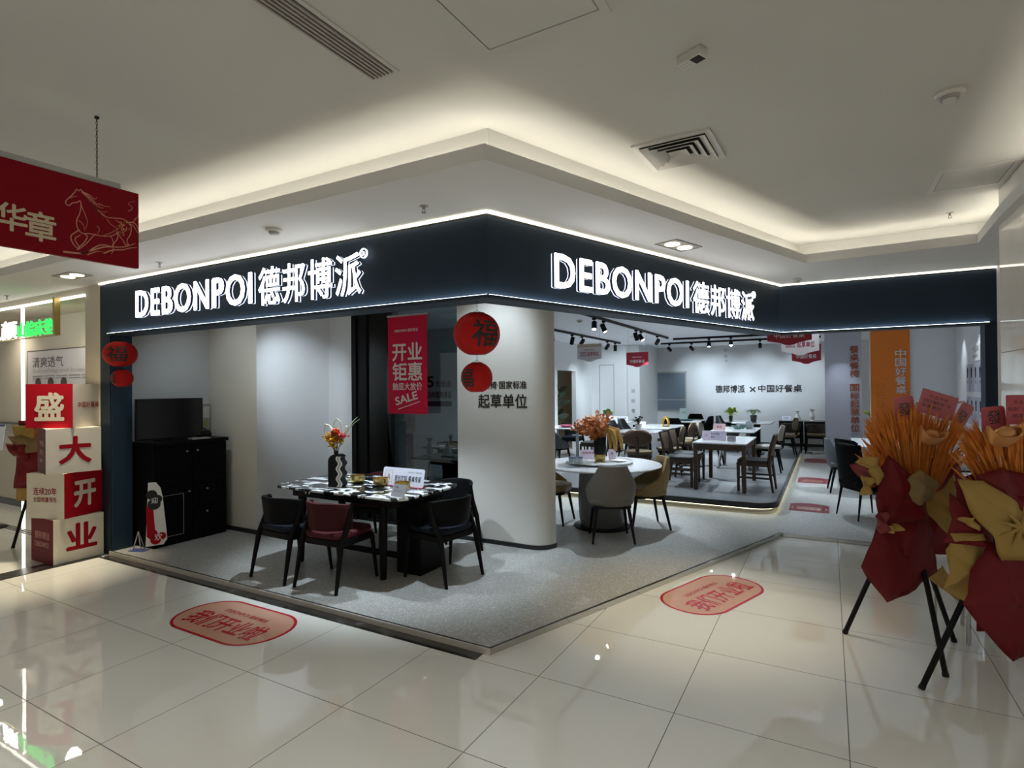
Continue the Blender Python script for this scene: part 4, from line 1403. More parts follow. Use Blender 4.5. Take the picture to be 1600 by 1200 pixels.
def table(label, c, w, d, h, z, top, legm, style, rz=0.0, tt=0.02, corner=0.05, skirt=True, name='dining_table'):
    t = thing(name, label, 'table', (c[0], c[1], z), rz)
    M().prism(stadium(w, d, corner, 6), h - tt, h).done('tabletop', top, t, smooth=True, bevel=0.004, angle=50)
    if style == 'legs':
        if skirt:
            m = M()
            for lo, hi in (((-w / 2 + .03, -d / 2 + .03, h - tt - 0.09), (w / 2 - .03, -d / 2 + .05, h - tt)), ((-w / 2 + .03, d / 2 - .05, h - tt - 0.09), (w / 2 - .03, d / 2 - .03, h - tt)), ((-w / 2 + .03, -d / 2 + .05, h - tt - 0.09), (-w / 2 + .05, d / 2 - .05, h - tt)), ((w / 2 - .05, -d / 2 + .05, h - tt - 0.09), (w / 2 - .03, d / 2 - .05, h - tt))):
                m.b2(lo, hi)
            m.done('apron', legm, t)
        for sx in (-1, 1):
            for sy in (-1, 1):
                M().box((sx * (w / 2 - 0.04), sy * (d / 2 - 0.04), (h - tt) / 2), (0.055, 0.055, h - tt)).done('leg', legm, t, bevel=0.004)
    elif style == 'pedestal':
        M().prism(stadium(w * 0.35, d * 0.25, 0.05, 5), 0.02, h - tt).done('pedestal', legm, t, smooth=True, bevel=0.01)
        M().prism(stadium(w * 0.55, d * 0.5, 0.08, 5), 0.0, 0.02).done('foot', legm, t, smooth=True)
    elif style == 'vlegs':
        for sx in (-1, 1):
            M().tube([(sx * (w * 0.36), -d * 0.3, 0.012), (sx * w * 0.25, 0, h - tt)], 0.028, 8).done('leg', legm, t, smooth=True)
            M().tube([(sx * (w * 0.36), d * 0.3, 0.012), (sx * w * 0.25, 0, h - tt)], 0.028, 8).done('leg', legm, t, smooth=True)
    return t


# black marble table of the alcove
t = thing('marble_dining_table', 'black and white marble dining table in the left alcove', 'table', (-3.93, 4.10, 0.04))
M().prism(stadium(1.64, 0.92, 0.16, 8), 0.738, 0.762).done('tabletop', MARBBLK, t, smooth=True, bevel=0.007, seg=3, angle=50)
M().prism(stadium(1.35, 0.68, 0.05, 4), 0.655, 0.738).done('apron', WOODD, t, bevel=0.004)
M().b2((0.44, -0.08, 0.0), (0.72, 0.28, 0.655)).done('pedestal', WOODD, t, bevel=0.01)
for x, y in ((0.46, -0.29), (-0.60, -0.27), (-0.60, 0.27)):
    M().tube([(x * 1.02, y, 0), (x, y * 0.95, 0.66)], [0.028, 0.042], 10).done('leg', WOODD, t, smooth=True)
M().b2((-0.62, -0.02, 0.10), (0.4, 0.02, 0.15)).done('stretcher', WOODD, t, bevel=0.004)
for x in (-0.45, -0.40):
    M().lathe([(0.001, 0), (0.014, 0), (0.012, 0.008), (0.001, 0.01)], 12).done('knob', SILV, t).matrix_basis = Matrix.Translation((x, -0.34, 0.70)) @ FRONT

# round table with a turntable
rx_, ry_ = -2.42, 6.52
t = thing('round_dining_table', 'round white marble table on a grey drum base', 'table', (rx_, ry_, 0.04))
M().lathe([(0.001, 0.735), (0.70, 0.735), (0.715, 0.745), (0.715, 0.752), (0.705, 0.760), (0.001, 0.760)], 64).done('tabletop', MARBWHT, t, smooth=True, angle=30)
M().lathe([(0.001, 0.02), (0.25, 0.02), (0.27, 0.10), (0.285, 0.35), (0.27, 0.62), (0.24, 0.735), (0.001, 0.735)], 48).done('drum_base', mat('taupe_drum', (0.12, 0.12, 0.115), 0.4), t, smooth=True)
M().lathe([(0.001, 0), (0.34, 0), (0.34, 0.012), (0.28, 0.022), (0.001, 0.022)], 48).done('foot_plate', BLACKM, t, smooth=True)
t2 = thing('turntable', 'marble turntable on the round white table', 'turntable', (rx_ - 0.03, ry_ + 0.02, 0.8005))
M().lathe([(0.001, 0.018), (0.40, 0.018), (0.405, 0.022), (0.405, 0.032), (0.395, 0.036), (0.001, 0.036)], 56).done('plate', MARBWHT, t2, smooth=True, angle=30)
M().lathe([(0.001, 0), (0.30, 0), (0.30, 0.018), (0.001, 0.018)], 40).done('bearing', PLASTD, t2)

WT = MARBWHT
table('square white-topped table with brown legs at the front of the platform', (-1.42, 9.40), 0.76, 1.32, 0.715, ZP, WT, WOODB, 'legs', corner=0.015)
table('white table behind the square one, with a green glass dish', (-1.56, 11.6), 0.78, 1.3, 0.72, ZP, WT, mat('grey_lacquer', (0.16, 0.155, 0.15), 0.5), 'vlegs', corner=0.03)
table('white-topped dark table with the ferny plant', (-1.52, 14.05), 0.82, 1.05, 0.72, ZP, WT, BLACKM, 'pedestal', corner=0.06)
table('white table with the lime plant at the far left of the lettering', (-2.25, 15.75), 0.75, 0.9, 0.76, 0.04, WT, BLACKM, 'pedestal')
table('dark table against the back wall carrying two white vases', (-0.58, 16.58), 1.15, 0.62, 0.76, 0.04, mat('dark_stone_top', (0.05, 0.052, 0.056), 0.15), BLACKM, 'legs', skirt=False)
table('small round white table behind the brown oval-backed chair', (-3.13, 10.45), 0.95, 0.95, 0.72, ZP, WT, WOODB, 'pedestal', corner=0.47)
table('white table with the gold vase, in the middle of the platform', (-3.12, 11.85), 0.80, 1.30, 0.72, ZP, WT, BLACKM, 'vlegs', corner=0.12)
table('white table with the upright card before the filmed window', (-3.05, 13.95), 0.80, 1.25, 0.73, ZP, WT, BLACKM, 'pedestal', corner=0.08)
table('long white table beside the left wall near the doorway', (-5.32, 12.1), 0.95, 0.95, 0.76, 0.04, WT, mat('pale_grey_leg', (0.22, 0.23, 0.24), 0.5), 'legs', corner=0.02, skirt=False)
table('white-topped dark table with a potted plant and a card', (-4.95, 14.25), 0.85, 0.95, 0.76, 0.04, WT, BLACKM, 'pedestal')
table('white marble table on the right behind the flower stands', (0.80, 10.75), 0.95, 1.55, 0.76, 0.04, MARBWHT, BLACKM, 'pedestal', corner=0.08)
table('dark table beside the black high-backed chair', (1.18, 8.45), 0.85, 1.3, 0.74, 0.04, mat('dark_stone_top', (0.05, 0.052, 0.056), 0.15), BLACKM, 'pedestal', corner=0.06)
table('white table with a leafy plant behind the lettered pillar', (0.98, 14.4), 0.6, 0.8, 0.76, 0.04, MARBWHT, BLACKM, 'pedestal')
table('black and white marble table behind the glass screen', (-5.05, 7.45), 1.3, 0.7, 0.76, 0.04, MARBBLK, WOODD, 'pedestal', corner=0.06)
table('dark table just behind the glass with two pale vases', (-4.38, 6.25), 1.1, 0.6, 0.76, 0.04, mat('dark_stone_top', (0.05, 0.052, 0.056), 0.15), WOODD, 'pedestal', corner=0.04)

# ------------------------------------------------------------------ table-top things


def card(label, x, y, z, w, h, deg, face, lines, base=None, tilt=12, name='table_sign', border=None, cat='sign card'):
    """A stand-up card; deg is the direction its front looks to."""
    t = thing(name, label, cat, (x, y, z), R(deg + 90))
    rx = Matrix.Rotation(R(-tilt), 4, 'X')
    o = M().prism_xz([(x_ - 0, z_ + h / 2) for x_, z_ in stadium(w, h, min(w, h) * 0.12, 4)], -0.002, 0.002).done('board', face, t)
    o.matrix_basis = Matrix.Translation((0, 0, 0.004)) @ rx
    M().b2((-w / 2 + 0.01, -0.02, 0), (w / 2 - 0.01, 0.06, 0.004)).done('base_plate', base or PLAST, t)
    for (s, u, v, tw, th, mm, b) in lines:
        q = text(s, 0, 0, tw, th, mm, t, 0, 0, b)
        q.matrix_basis = Matrix.Translation((0, 0, 0.004)) @ rx @ Matrix.Translation((-w / 2 + u, -0.0028, v)) @ FRONT
    if border:
        m = M()
        for lo, hi in border:
            m.b2((lo[0] - w / 2, -0.0026, lo[1]), (hi[0] - w / 2, -0.0021, hi[1]))
        q = m.done('printed_border', REDT, t)
        q.matrix_basis = Matrix.Translation((0, 0, 0.004)) @ rx
    return t


def ring_border(u, v, w, h, e=0.002):
    return [((u, v), (u + w, v + e)), ((u, v + h - e), (u + w, v + h)), ((u, v), (u + e, v + h)), ((u + w - e, v), (u + w, v + h))]


BLUT = mat('navy_print', (0.03, 0.035, 0.07), 0.5)
ZT1 = 0.8025
CARDW = mat('cool_white_card', (0.66, 0.68, 0.76), 0.4)
card('long white sign card standing on the black marble table', -3.53, 4.15, ZT1, 0.50, 0.17, -90, CARDW, [('首创定制 餐桌专家', 0.15, 0.045, 0.32, 0.055, BLUT, 0.006), ('A', 0.055, 0.05, 0.04, 0.06, REDT, 0), ('DEBONPOI 德邦博派', 0.30, 0.125, 0.17, 0.018, PLASTD, 0)], REDT, border=ring_border(0.03, 0.03, 0.09, 0.11))
card('small grey price card with a purple edge on the marble table', -3.21, 3.71, ZT1, 0.16, 0.11, -95, mat('grey_card', (0.34, 0.33, 0.36), 0.5), [('价格', 0.02, 0.075, 0.05, 0.02, BLUT, 0), ('岩板餐桌', 0.02, 0.045, 0.11, 0.02, PLASTD, 0)], None, 22, 'price_card', border=None)
t = thing('paper_card', 'pale printed leaflet lying on the corner of the marble table', 'leaflet', (-3.25, 4.0, ZT1), R(15))
M().b2((-0.07, -0.05, 0), (0.07, 0.05, 0.001)).done('sheet', CARDW, t)
text('说明', 0, 0, 0.06, 0.03, BLUEP, t).matrix_basis = Matrix.Translation((-0.03, -0.01, 0.0015))

for lb, x, y in (('gold bowl beside the striped vase', -4.05, 4.10), ('gold bowl in the middle of the marble table, before the sign card', -3.72, 4.07), ('gold bowl at the right, overlapping the long sign card', -3.38, 3.98)):
    t = thing('gold_bowl', lb, 'bowl', (x, y, ZT1), 0, 'gold bowls on the marble table')
    M().lathe([(0.001, 0.0), (0.030, 0.0), (0.036, 0.008), (0.066, 0.022), (0.070, 0.034), (0.071, 0.082), (0.067, 0.082), (0.064, 0.036), (0.03, 0.020), (0.001, 0.016)], 32).done('bowl', GOLD, t, smooth=True, angle=50)
    M().lathe([(0.0715, 0.070), (0.073, 0.074), (0.0715, 0.079)], 32).done('rim_band', GOLD, t, smooth=True)

# striped vase
t = thing('striped_vase', 'black arched vase with wavy white stripes on the marble table', 'vase', (-4.09, 3.87, ZT1), R(12))
N = 34
edge = lambda z: 0.088 + 0.013 * sin(z * 66 - 0.6)
pts = [(-0.068, 0.0)] + [(-0.068, 0.24)] + [(-0.068 + 0.068 * (1 - cos(a)), 0.24 + 0.068 * sin(a)) for a in [k * pi / 16 for k in range(1, 9)]]
pts += [(0.03, 0.312), (0.055, 0.305)] + [(edge(z) - 0.012, z) for z in [0.295 * (1 - k / N) for k in range(N + 1)]]
M().prism_xz([(x, z) for x, z in pts], -0.045, 0.045).done('body', BLACKM, t, smooth=True, bevel=0.006, angle=35)
for off in (-0.016, -0.044):
    m = M()
    rows = [[], [], [], []]
    for k in range(N + 1):
        z = 0.004 + 0.288 * k / N
        xo = edge(z) + off
        for r_, (dx, y) in zip(rows, ((-0.012, -0.0465), (0.009, -0.0465), (0.009, 0.0465), (-0.012, 0.0465))):
            r_.append((xo + dx, y, z))
    m.grid([rows[0], rows[1]]); m.grid([rows[3], rows[2]])
    m.done('stripe', WHITE, t, smooth=True)
M().lathe([(0.014, 0.0), (0.02, 0.0), (0.022, 0.03), (0.017, 0.034)], 16, (-0.005, 0, 0.305)).done('neck', BLACKM, t, smooth=True)


def blossom(m, c, r, n=9):
    for k in range(n):
        a, e = 2 * pi * k / n + random.random(), random.uniform(0.15, 1.1)
        d = Vector((cos(a) * cos(e), sin(a) * cos(e), sin(e)))
        s = Vector((-sin(a), cos(a), 0)) * r * 0.45
        p = Vector(c)
        m.poly([p, p + d * r * 0.6 + s, p + d * r, p + d * r * 0.6 - s])


t2 = thing('flower_bunch', 'bunch of yellow and pink flowers with looped grass in the striped vase', 'flowers', (-4.095, 3.87, ZT1 + 0.34), R(12))
m = M()
for k in range(7):
    a = k * 0.9
    m.tube([(0, 0, -0.05), (0.05 * cos(a), 0.04 * sin(a), 0.08), (0.07 * cos(a), 0.05 * sin(a), 0.13)], 0.003, 5)
m.done('stems', LEAFD, t2)
m = M()
for k in range(120):
    c = (-0.03 + random.gauss(0, 0.042), random.gauss(0, 0.035), 0.105 + random.gauss(0, 0.028))
    blossom(m, c, random.uniform(0.020, 0.032))
m.done('yellow_flowers', YEL, t2)
m = M()
for c, n in (((0.0, -0.02, 0.165), 26), ((0.075, -0.01, 0.125), 18)):
    for k in range(n):
        blossom(m, (c[0] + random.gauss(0, 0.016), c[1] + random.gauss(0, 0.016), c[2] + random.gauss(0, 0.012)), 0.032)
m.done('pink_flowers', PINK, t2)
for pts in ([(-0.02, 0, 0.0), (-0.10, 0, 0.10), (-0.135, 0, 0.20), (-0.115, 0, 0.255), (-0.07, 0, 0.24), (-0.02, 0, 0.17)], [(0, 0, 0.0), (-0.03, 0.01, 0.15), (-0.035, 0.01, 0.26), (0.0, 0.01, 0.305), (0.045, 0.01, 0.28), (0.055, 0.01, 0.2), (0.05, 0, 0.12)], [(0.02, 0, 0.02), (0.09, 0, 0.09), (0.14, 0, 0.17), (0.145, 0, 0.235), (0.11, 0, 0.235), (0.085, 0, 0.17), (0.08, 0, 0.1)], [(0.03, 0.01, 0.05), (0.10, 0.01, 0.17), (0.18, 0.0, 0.28), (0.235, 0, 0.325)], [(0.03, 0.01, 0.05), (0.11, 0.01, 0.18), (0.20, 0.0, 0.27), (0.26, 0, 0.305)]):
    M().tube(pts, [0.0065] * (len(pts) - 1) + [0.002], 6, 0.5).done('grass_blade', LEAFP, t2, smooth=True)

# round table setting
ZR = 0.837
t = thing('tall_vase', 'tall black vase with a gold foot on the turntable', 'vase', (-2.40, 6.42, ZR), 0)
M().lathe([(0.001, 0.08), (0.066, 0.08), (0.072, 0.12), (0.074, 0.27), (0.070, 0.285), (0.066, 0.27), (0.001, 0.12)], 32).done('body', BLACKM, t, smooth=True, angle=50)
M().lathe([(0.001, 0), (0.052, 0), (0.066, 0.03), (0.070, 0.08), (0.068, 0.085), (0.001, 0.085)], 32).done('gold_foot', GOLD, t, smooth=True, angle=50)


def spray(m, p0, d, n, ln, lw, lc):
    """a stem with paired leaves"""
    P = Vector(p0)
    d = Vector(d).normalized()
    for k in range(n):
        q = P + d * ln
        d = (d + Vector((random.gauss(0, 0.08), random.gauss(0, 0.08), -0.03))).normalized()
        m.tube([P, q], 0.0025, 4)
        for s in (-1, 1):
            side = d.cross(Vector((random.gauss(0, 1), random.gauss(0, 1), random.gauss(0, 1)))).normalized()
            tip = q + (side * 0.85 + d * 0.7).normalized() * lc
            mid = (q + tip) / 2
            w = side.cross(d).normalized() * lw
            m.poly([q, mid + w, tip, mid - w])
        P = q


t = thing('orange_foliage', 'orange and golden dried leaves in the tall black vase', 'dried flowers', (-2.40, 6.42, ZR + 0.27), R(29.3))
m = M()
for k in range(52):
    a = random.uniform(0, 2 * pi)
    spray(m, (0.02 * cos(a), 0.02 * sin(a), -0.03), (0.5 * cos(a) - 0.38, 0.4 * sin(a), random.uniform(0.55, 1.2)), random.randint(6, 9), 0.037, 0.018, 0.066)
m.done('orange_sprays', LEAFO, t)
m = M()
for k in range(16):
    a = random.uniform(-0.6, 0.6)
    r_ = random.uniform(0.14, 0.27)
    pts = [(0, 0, -0.02), (r_ * 0.45 * cos(a), r_ * 0.45 * sin(a), 0.10 + random.uniform(0, .05)), (r_ * 0.85 * cos(a), r_ * 0.85 * sin(a), 0.09 + random.uniform(-.02, .03)), (r_ * 1.02 * cos(a), r_ * 1.02 * sin(a), -0.02), (r_ * 1.08 * cos(a), r_ * 1.08 * sin(a), -0.10 - 0.05 * random.random())]
    m.tube(pts, [0.003, 0.012, 0.017, 0.015, 0.004], 6)
m.done('golden_tassels', LEAFY, t, smooth=True)
CUPS = [(-2.66 + 0.056 * i * 0.87 + 0.05 * j * 0.5, 6.14 + 0.056 * i * 0.49 - 0.05 * j * 0.87) for i in range(3) for j in range(2)]
for i, (x, y) in enumerate(CUPS):
    lb = ['left', 'middle', 'right'][i // 2] + (' front' if i % 2 else ' back') + ' blue-rimmed glass of the set on the turntable'
    t = thing('drinking_glass', lb, 'glass', (x, y, ZR), 0, 'blue-rimmed glasses on the turntable')
    M().lathe([(0.001, 0), (0.02, 0), (0.025, 0.07), (0.023, 0.07), (0.019, 0.006), (0.001, 0.005)], 16).done('cup', FROST, t, smooth=True, angle=50)
    M().lathe([(0.0235, 0.062), (0.0258, 0.062), (0.0262, 0.071), (0.0235, 0.071)], 16).done('rim', BLUEP, t, smooth=True)
card('lavender sign card left of the tall black vase on the turntable', -2.60, 6.56, ZR, 0.21, 0.11, -61, LAV, [('岩板餐桌', 0.03, 0.06, 0.15, 0.028, REDT, 0)])
card('small lavender card partly behind the tall black vase', -2.33, 6.66, ZR, 0.09, 0.12, -61, LAV, [('¥', 0.03, 0.05, 0.03, 0.04, REDT, 0)])
t = thing('white_plate', 'white plate on the right of the turntable', 'plate', (-2.20, 6.52, ZR), 0)
M().lathe([(0.001, 0.002), (0.05, 0.0), (0.095, 0.010), (0.098, 0.013), (0.05, 0.006), (0.001, 0.006)], 32).done('plate', WHITE, t, smooth=True)
M().lathe([(0.045, 0.0063), (0.05, 0.0068), (0.045, 0.0073)], 32).done('inner_ring', PLASTD, t, smooth=True)

# platform tables
ZD = ZP + 0.717
card('lavender sign card on the square white-topped table', -1.56, 9.18, ZD, 0.36, 0.14, -90, LAV, [('实木框架', 0.13, 0.075, 0.13, 0.035, BLUT, 0.006), ('餐桌', 0.13, 0.03, 0.06, 0.03, BLUT, 0.006), ('DEBONPOI', 0.21, 0.035, 0.09, 0.014, PLASTD, 0), ('木', 0.045, 0.045, 0.045, 0.045, REDT, 0)], border=ring_border(0.03, 0.03, 0.075, 0.075))
card('small dark price card beside the lavender sign on the square table', -1.29, 9.06, ZD, 0.125, 0.085, -90, mat('grey_card', (.3, .3, .3)), [('价格牌', 0.02, 0.035, 0.08, 0.02, BLUT, 0)], PLASTD, 20, 'price_card')


def pot_plant(label, x, y, z, pot, leafm, r, h, n, kind, potr=0.05, poth=0.1):
    t = thing('potted_plant', label, 'plant', (x, y, z), 0)
    M().lathe([(0.001, 0), (potr * 0.8, 0), (potr, poth), (potr * 0.85, poth), (potr * 0.7, poth * 0.8), (0.001, poth * 0.8)], 20).done('pot', pot, t, smooth=True, angle=50)
    m = M()
    for k in range(n):
        a = 2 * pi * k / n + random.uniform(-.3, .3)
        if kind == 'fern':
            rr = r * random.uniform(0.5, 1.0)
            m.tube([(0, 0, poth * 0.8), (rr * 0.45 * cos(a), rr * 0.45 * sin(a), poth + h * random.uniform(0.8, 1.0)), (rr * 0.85 * cos(a), rr * 0.85 * sin(a), poth + h * 0.85), (rr * cos(a), rr * sin(a), poth + h * 0.35)], [0.003, 0.010, 0.012, 0.003], 5, 0.4)
        else:
            e = random.uniform(0.2, 1.3)
            c = Vector((r * random.uniform(.2, 1) * cos(a) * cos(e), r * random.uniform(.2, 1) * sin(a) * cos(e), poth + h * 0.45 + h * 0.5 * random.uniform(-.6, 1) * sin(e)))
            m.tube([(0, 0, poth * 0.8), c * 0.6 + Vector((0, 0, poth * 0.4)), c], 0.003, 4)
            blossom(m, c, r * 0.42, 7)
    m.done('leaves', leafm, t)


pot_plant('pale ferny plant in a grey pot on the white-topped dark table', -1.53, 14.2, ZD, mat('grey_pot', (0.12, 0.13, 0.14), 0.5), LEAFP, 0.20, 0.14, 26, 'fern', 0.075, 0.15)
pot_plant('lime green plant on the table left of the back lettering', -2.25, 15.75, 0.801, LEAFD, LEAFL, 0.17, 0.22, 34, 'bush', 0.05, 0.13)
pot_plant('little green plant in a white pot beside the far sign card', -5.05, 14.1, 0.801, WHITE, LEAFG, 0.16, 0.2, 20, 'bush', 0.07, 0.14)
pot_plant('small dark plant in a white vase on the small round table', -3.06, 10.2, ZD, WHITE, LEAFD, 0.10, 0.16, 14, 'bush', 0.065, 0.15)
pot_plant('bright green plant on the table behind the lettered pillar', 0.92, 14.3, 0.801, WHITE, LEAFL, 0.24, 0.30, 30, 'bush', 0.08, 0.14)
card('white sign card beside the little green plant', -4.72, 14.0, 0.801, 0.48, 0.16, -75, CARDW, [('餐桌专家', 0.2, 0.085, 0.24, 0.05, BLUT, 0.006), ('首创定制', 0.2, 0.025, 0.24, 0.05, BLUT, 0.006)])
card('upright pale green card on the table before the filmed window', -3.13, 14.25, ZD + 0.012, 0.19, 0.28, -75, mat('mint_card', (0.55, 0.68, 0.64), 0.4), [('欢迎', 0.05, 0.15, 0.09, 0.05, LEAFG, 0)])
card('folded white card at the left corner of the gold vase table', -3.36, 11.42, ZD, 0.14, 0.13, -110, CARDW, [('价', 0.05, 0.05, 0.04, 0.04, BLUT, 0)], None, 30, 'price_card')
card('small white card on the dark back table', -0.98, 16.52, 0.801, 0.22, 0.12, -90, CARDW, [('价格', 0.05, 0.04, 0.1, 0.04, BLUT, 0)], None, 25, 'price_card')
card('pink sign card behind the lavender one on the white table', -1.80, 11.15, ZD, 0.22, 0.13, -90, mat('pink_card', (0.50, 0.36, 0.38), 0.5), [('餐桌', 0.06, 0.04, 0.1, 0.05, REDT, 0)])
# gold arch ornament
t = thing('gold_vase', 'shiny gold ring vase on the table in the middle of the platform', 'vase', (-2.95, 11.75, ZD), R(20))
M().tube([(-0.05, 0, 0.02), (-0.06, 0, 0.10), (-0.035, 0, 0.18), (0.0, 0, 0.20), (0.035, 0, 0.18), (0.06, 0, 0.10), (0.05, 0, 0.02)], 0.026, 10).done('ring_body', mat('bright_gold', (0.9, 0.62, 0.12), 0.2, 0.9), t, smooth=True)
M().lathe([(0.001, 0), (0.075, 0), (0.07, 0.025), (0.001, 0.025)], 24).done('foot', GOLD, t, smooth=True)
t = thing('glass_dish', 'green glass leaf dish on the white table behind the square one', 'dish', (-1.52, 11.65, ZD), R(20))
rows = [[(0.15 * (v - 0.5) * 2 * sin(pi * (u * 0.8 + 0.1)), 0.10 * (u - 0.5) * 2, 0.015 + 0.05 * (v - .5) ** 2 * 4 + 0.02 * sin(v * 20)) for v in [i / 12 for i in range(13)]] for u in [j / 6 for j in range(7)]]
M().grid(rows).done('dish', mat('green_glass', (0.10, 0.20, 0.17), 0.1), t, smooth=True, solid=0.012)
t = thing('glass_ornament', 'clear round glass ornament beside the green dish', 'ornament', (-1.36, 11.85, ZD), 0)
M().lathe([(0.001, 0), (0.05, 0.0), (0.085, 0.05), (0.085, 0.09), (0.05, 0.14), (0.001, 0.15)], 20).done('globe', FROST, t, smooth=True)
t = thing('pink_dish', 'pink dish on the long left table', 'dish', (-5.30, 12.0, 0.801), 0)
M().lathe([(0.001, 0), (0.10, 0), (0.16, 0.05), (0.15, 0.055), (0.09, 0.012), (0.001, 0.012)], 24).done('dish', mat('pink_glaze', (0.30, 0.05, 0.09), 0.3), t, smooth=True)
t = thing('glass_tray', 'dark green glass tray beside the upright pale card', 'dish', (-2.96, 13.75, ZD + 0.012), 0)
M().lathe([(0.001, 0), (0.12, 0), (0.17, 0.03), (0.16, 0.035), (0.10, 0.012), (0.001, 0.012)], 20).done('tray', mat('dark_green_glass', (0.02, 0.07, 0.06), 0.15), t, smooth=True)


def cone_vase(label, x, y, z, prof, s=1.0, m_=None):
    t = thing('bottle_vase', label, 'vase', (x, y, z), 0)
    M().lathe([(r * s, h * s) for r, h in prof], 24).done('body', m_ or WHITE, t, smooth=True)
    M().lathe([(0.018 * s, 0.0), (0.024 * s, 0.006 * s), (0.018 * s, 0.012 * s)], 16, (0, 0, 0.19 * s)).done('collar', SILV, t, smooth=True)


CONE = [(0.001, 0), (0.11, 0), (0.112, 0.012), (0.02, 0.19), (0.018, 0.20), (0.05, 0.26), (0.045, 0.262), (0.001, 0.21)]
TALL = [(0.001, 0), (0.045, 0), (0.02, 0.02), (0.045, 0.06), (0.048, 0.15), (0.022, 0.19), (0.02, 0.20), (0.05, 0.26), (0.045, 0.262), (0.001, 0.21)]
cone_vase('white cone-shaped vase on the dark back table', -0.72, 16.6, 0.801, CONE, 0.95)
cone_vase('white slender vase on the dark back table', -0.38, 16.62, 0.801, TALL, 1.15)
cone_vase('pale slender vase just behind the glass screen', -4.78, 6.20, 0.801, TALL, 0.95, FROST)
cone_vase('pale cone-shaped vase just behind the glass screen', -4.54, 6.28, 0.801, CONE, 0.8, FROST)
t = thing('gold_tray', 'gold tray with small figures on the marble table behind the glass', 'tray', (-5.2, 7.45, 0.802), 0)
M().b2((-0.18, -0.08, 0), (0.18, 0.08, 0.03)).done('tray', GOLD, t, bevel=0.004)
for i, x in enumerate((-0.12, 0.05)):
    M().lathe([(0.001, 0.03), (0.03, 0.03), (0.02, 0.10), (0.035, 0.15), (0.001, 0.19)], 14, (x, 0, 0)).done('figure', WOODD, t, smooth=True)
card('pale card on the marble table behind the glass', -4.72, 7.45, 0.802, 0.2, 0.13, -60, CARDW, [('桌', 0.07, 0.04, 0.05, 0.05, BLUT, 0)], None, 25, 'price_card')

# plant in the doorway
t = thing('tall_plant', 'tall dark leafy plant in the left doorway', 'plant', (-6.42, 13.85, 0.04), 0)
M().lathe([(0.001, 0), (0.12, 0), (0.14, 0.3), (0.12, 0.3), (0.001, 0.28)], 20).done('pot', WOODD, t, smooth=True)
m = M()
for k in range(6):
    m.tube([(0, 0, 0.28), (0.05 * cos(k), 0.05 * sin(k), 0.8), (0.10 * cos(k), 0.10 * sin(k), 1.5)], 0.01, 5)
m.done('stem', LEAFD, t)
m = M()
for k in range(16):
    a = k * 2.4
    z = 0.62 + 0.075 * k
    c = Vector((0.05 * cos(a), 0.05 * sin(a), z))
    d = Vector((cos(a), sin(a), 0.25))
    w = Vector((-sin(a) * 0.3, cos(a) * 0.3, 1.0)) * 0.085
    m.grid([[c, c, c], [c + d * 0.12 - w, c + d * 0.13 + Vector((0, 0, .03)), c + d * 0.12 + w], [c + d * 0.26 - w * .8, c + d * 0.27 + Vector((0, 0, .02)), c + d * 0.26 + w * .8], [c + d * 0.36, c + d * 0.37, c + d * 0.36]])
m.done('leaves', LEAFD, t, smooth=True)

# ------------------------------------------------------------------ alcove: cabinet, screen and bits
CABM = mat('cabinet_black', (0.003, 0.003, 0.0035), 0.45, spec=0.12)
t = thing('black_cabinet', 'tall black cabinet with doors against the left alcove wall', 'cabinet', (-6.485, 3.79, 0.04), pi / 2)
M().b2((-0.42, -0.20, 0.0), (0.42, 0.24, 1.09)).done('body', CABM, t, bevel=0.004)
M().b2((-0.44, -0.225, 1.09), (0.44, 0.25, 1.13)).done('top', CABM, t, bevel=0.006)
for x0, x1, z0, z1, kx in ((-0.41, -0.005, 0.04, 0.62, -0.04), (0.005, 0.41, 0.04, 0.36, 0.17), (-0.41, -0.005, 0.64, 1.07, -0.06), (0.005, 0.41, 0.64, 1.07, 0.06), (0.005, 0.41, 0.38, 0.62, 0.17)):
    d = M().b2((x0, -0.218, z0), (x1, -0.20, z1)).done('door', mat('cabinet_door', (0.0025, 0.0025, 0.003), 0.45, spec=0.1), t, bevel=0.003)
    k = M().lathe([(0.001, 0), (0.010, 0), (0.011, 0.012), (0.001, 0.016)], 12).done('knob', PLASTD, d)
    k.matrix_basis = Matrix.Translation((kx, -0.218, z1 - 0.06)) @ FRONT
m = M()
for lo, hi in (((-0.33, -0.221, 0.10), (-0.10, -0.218, 0.106)), ((-0.33, -0.221, 0.545), (-0.10, -0.218, 0.55)), ((-0.106, -0.221, 0.10), (-0.10, -0.218, 0.55)), ((-0.33, -0.221, 0.10), (-0.325, -0.218, 0.55))):
    m.b2(lo, hi)
m.done('door_moulding', PLASTD, t)
t = thing('television', 'black flat screen on top of the black cabinet', 'television', (-6.50, 3.68, 1.17), pi / 2)
M().b2((-0.37, -0.02, 0.02), (0.37, 0.02, 0.47)).done('screen_case', BLACKM, t, bevel=0.005)
M().b2((-0.36, -0.0215, 0.032), (0.36, -0.02, 0.46)).done('screen', mat('dead_screen', (0.004, 0.005, 0.006), 0.2), t)
m = M().b2((-0.03, -0.01, 0.012), (0.03, 0.012, 0.06))
m.b2((-0.14, -0.08, 0.0), (0.14, 0.08, 0.012))
m.done('stand', BLACKM, t)
t = thing('black_bag', 'black pouch lying on the far end of the cabinet', 'bag', (-6.52, 4.08, 1.1705), 0.2)
M().lathe([(0.001, 0), (0.08, 0), (0.10, 0.03), (0.08, 0.075), (0.03, 0.085), (0.001, 0.085)], 20, sx=1.0, sy=0.75).done('pouch', BLACKM, t, smooth=True)
M().tube([(-0.04, 0, 0.08), (0, 0, 0.11), (0.04, 0, 0.08)], 0.006, 6).done('strap', BLACKM, t)
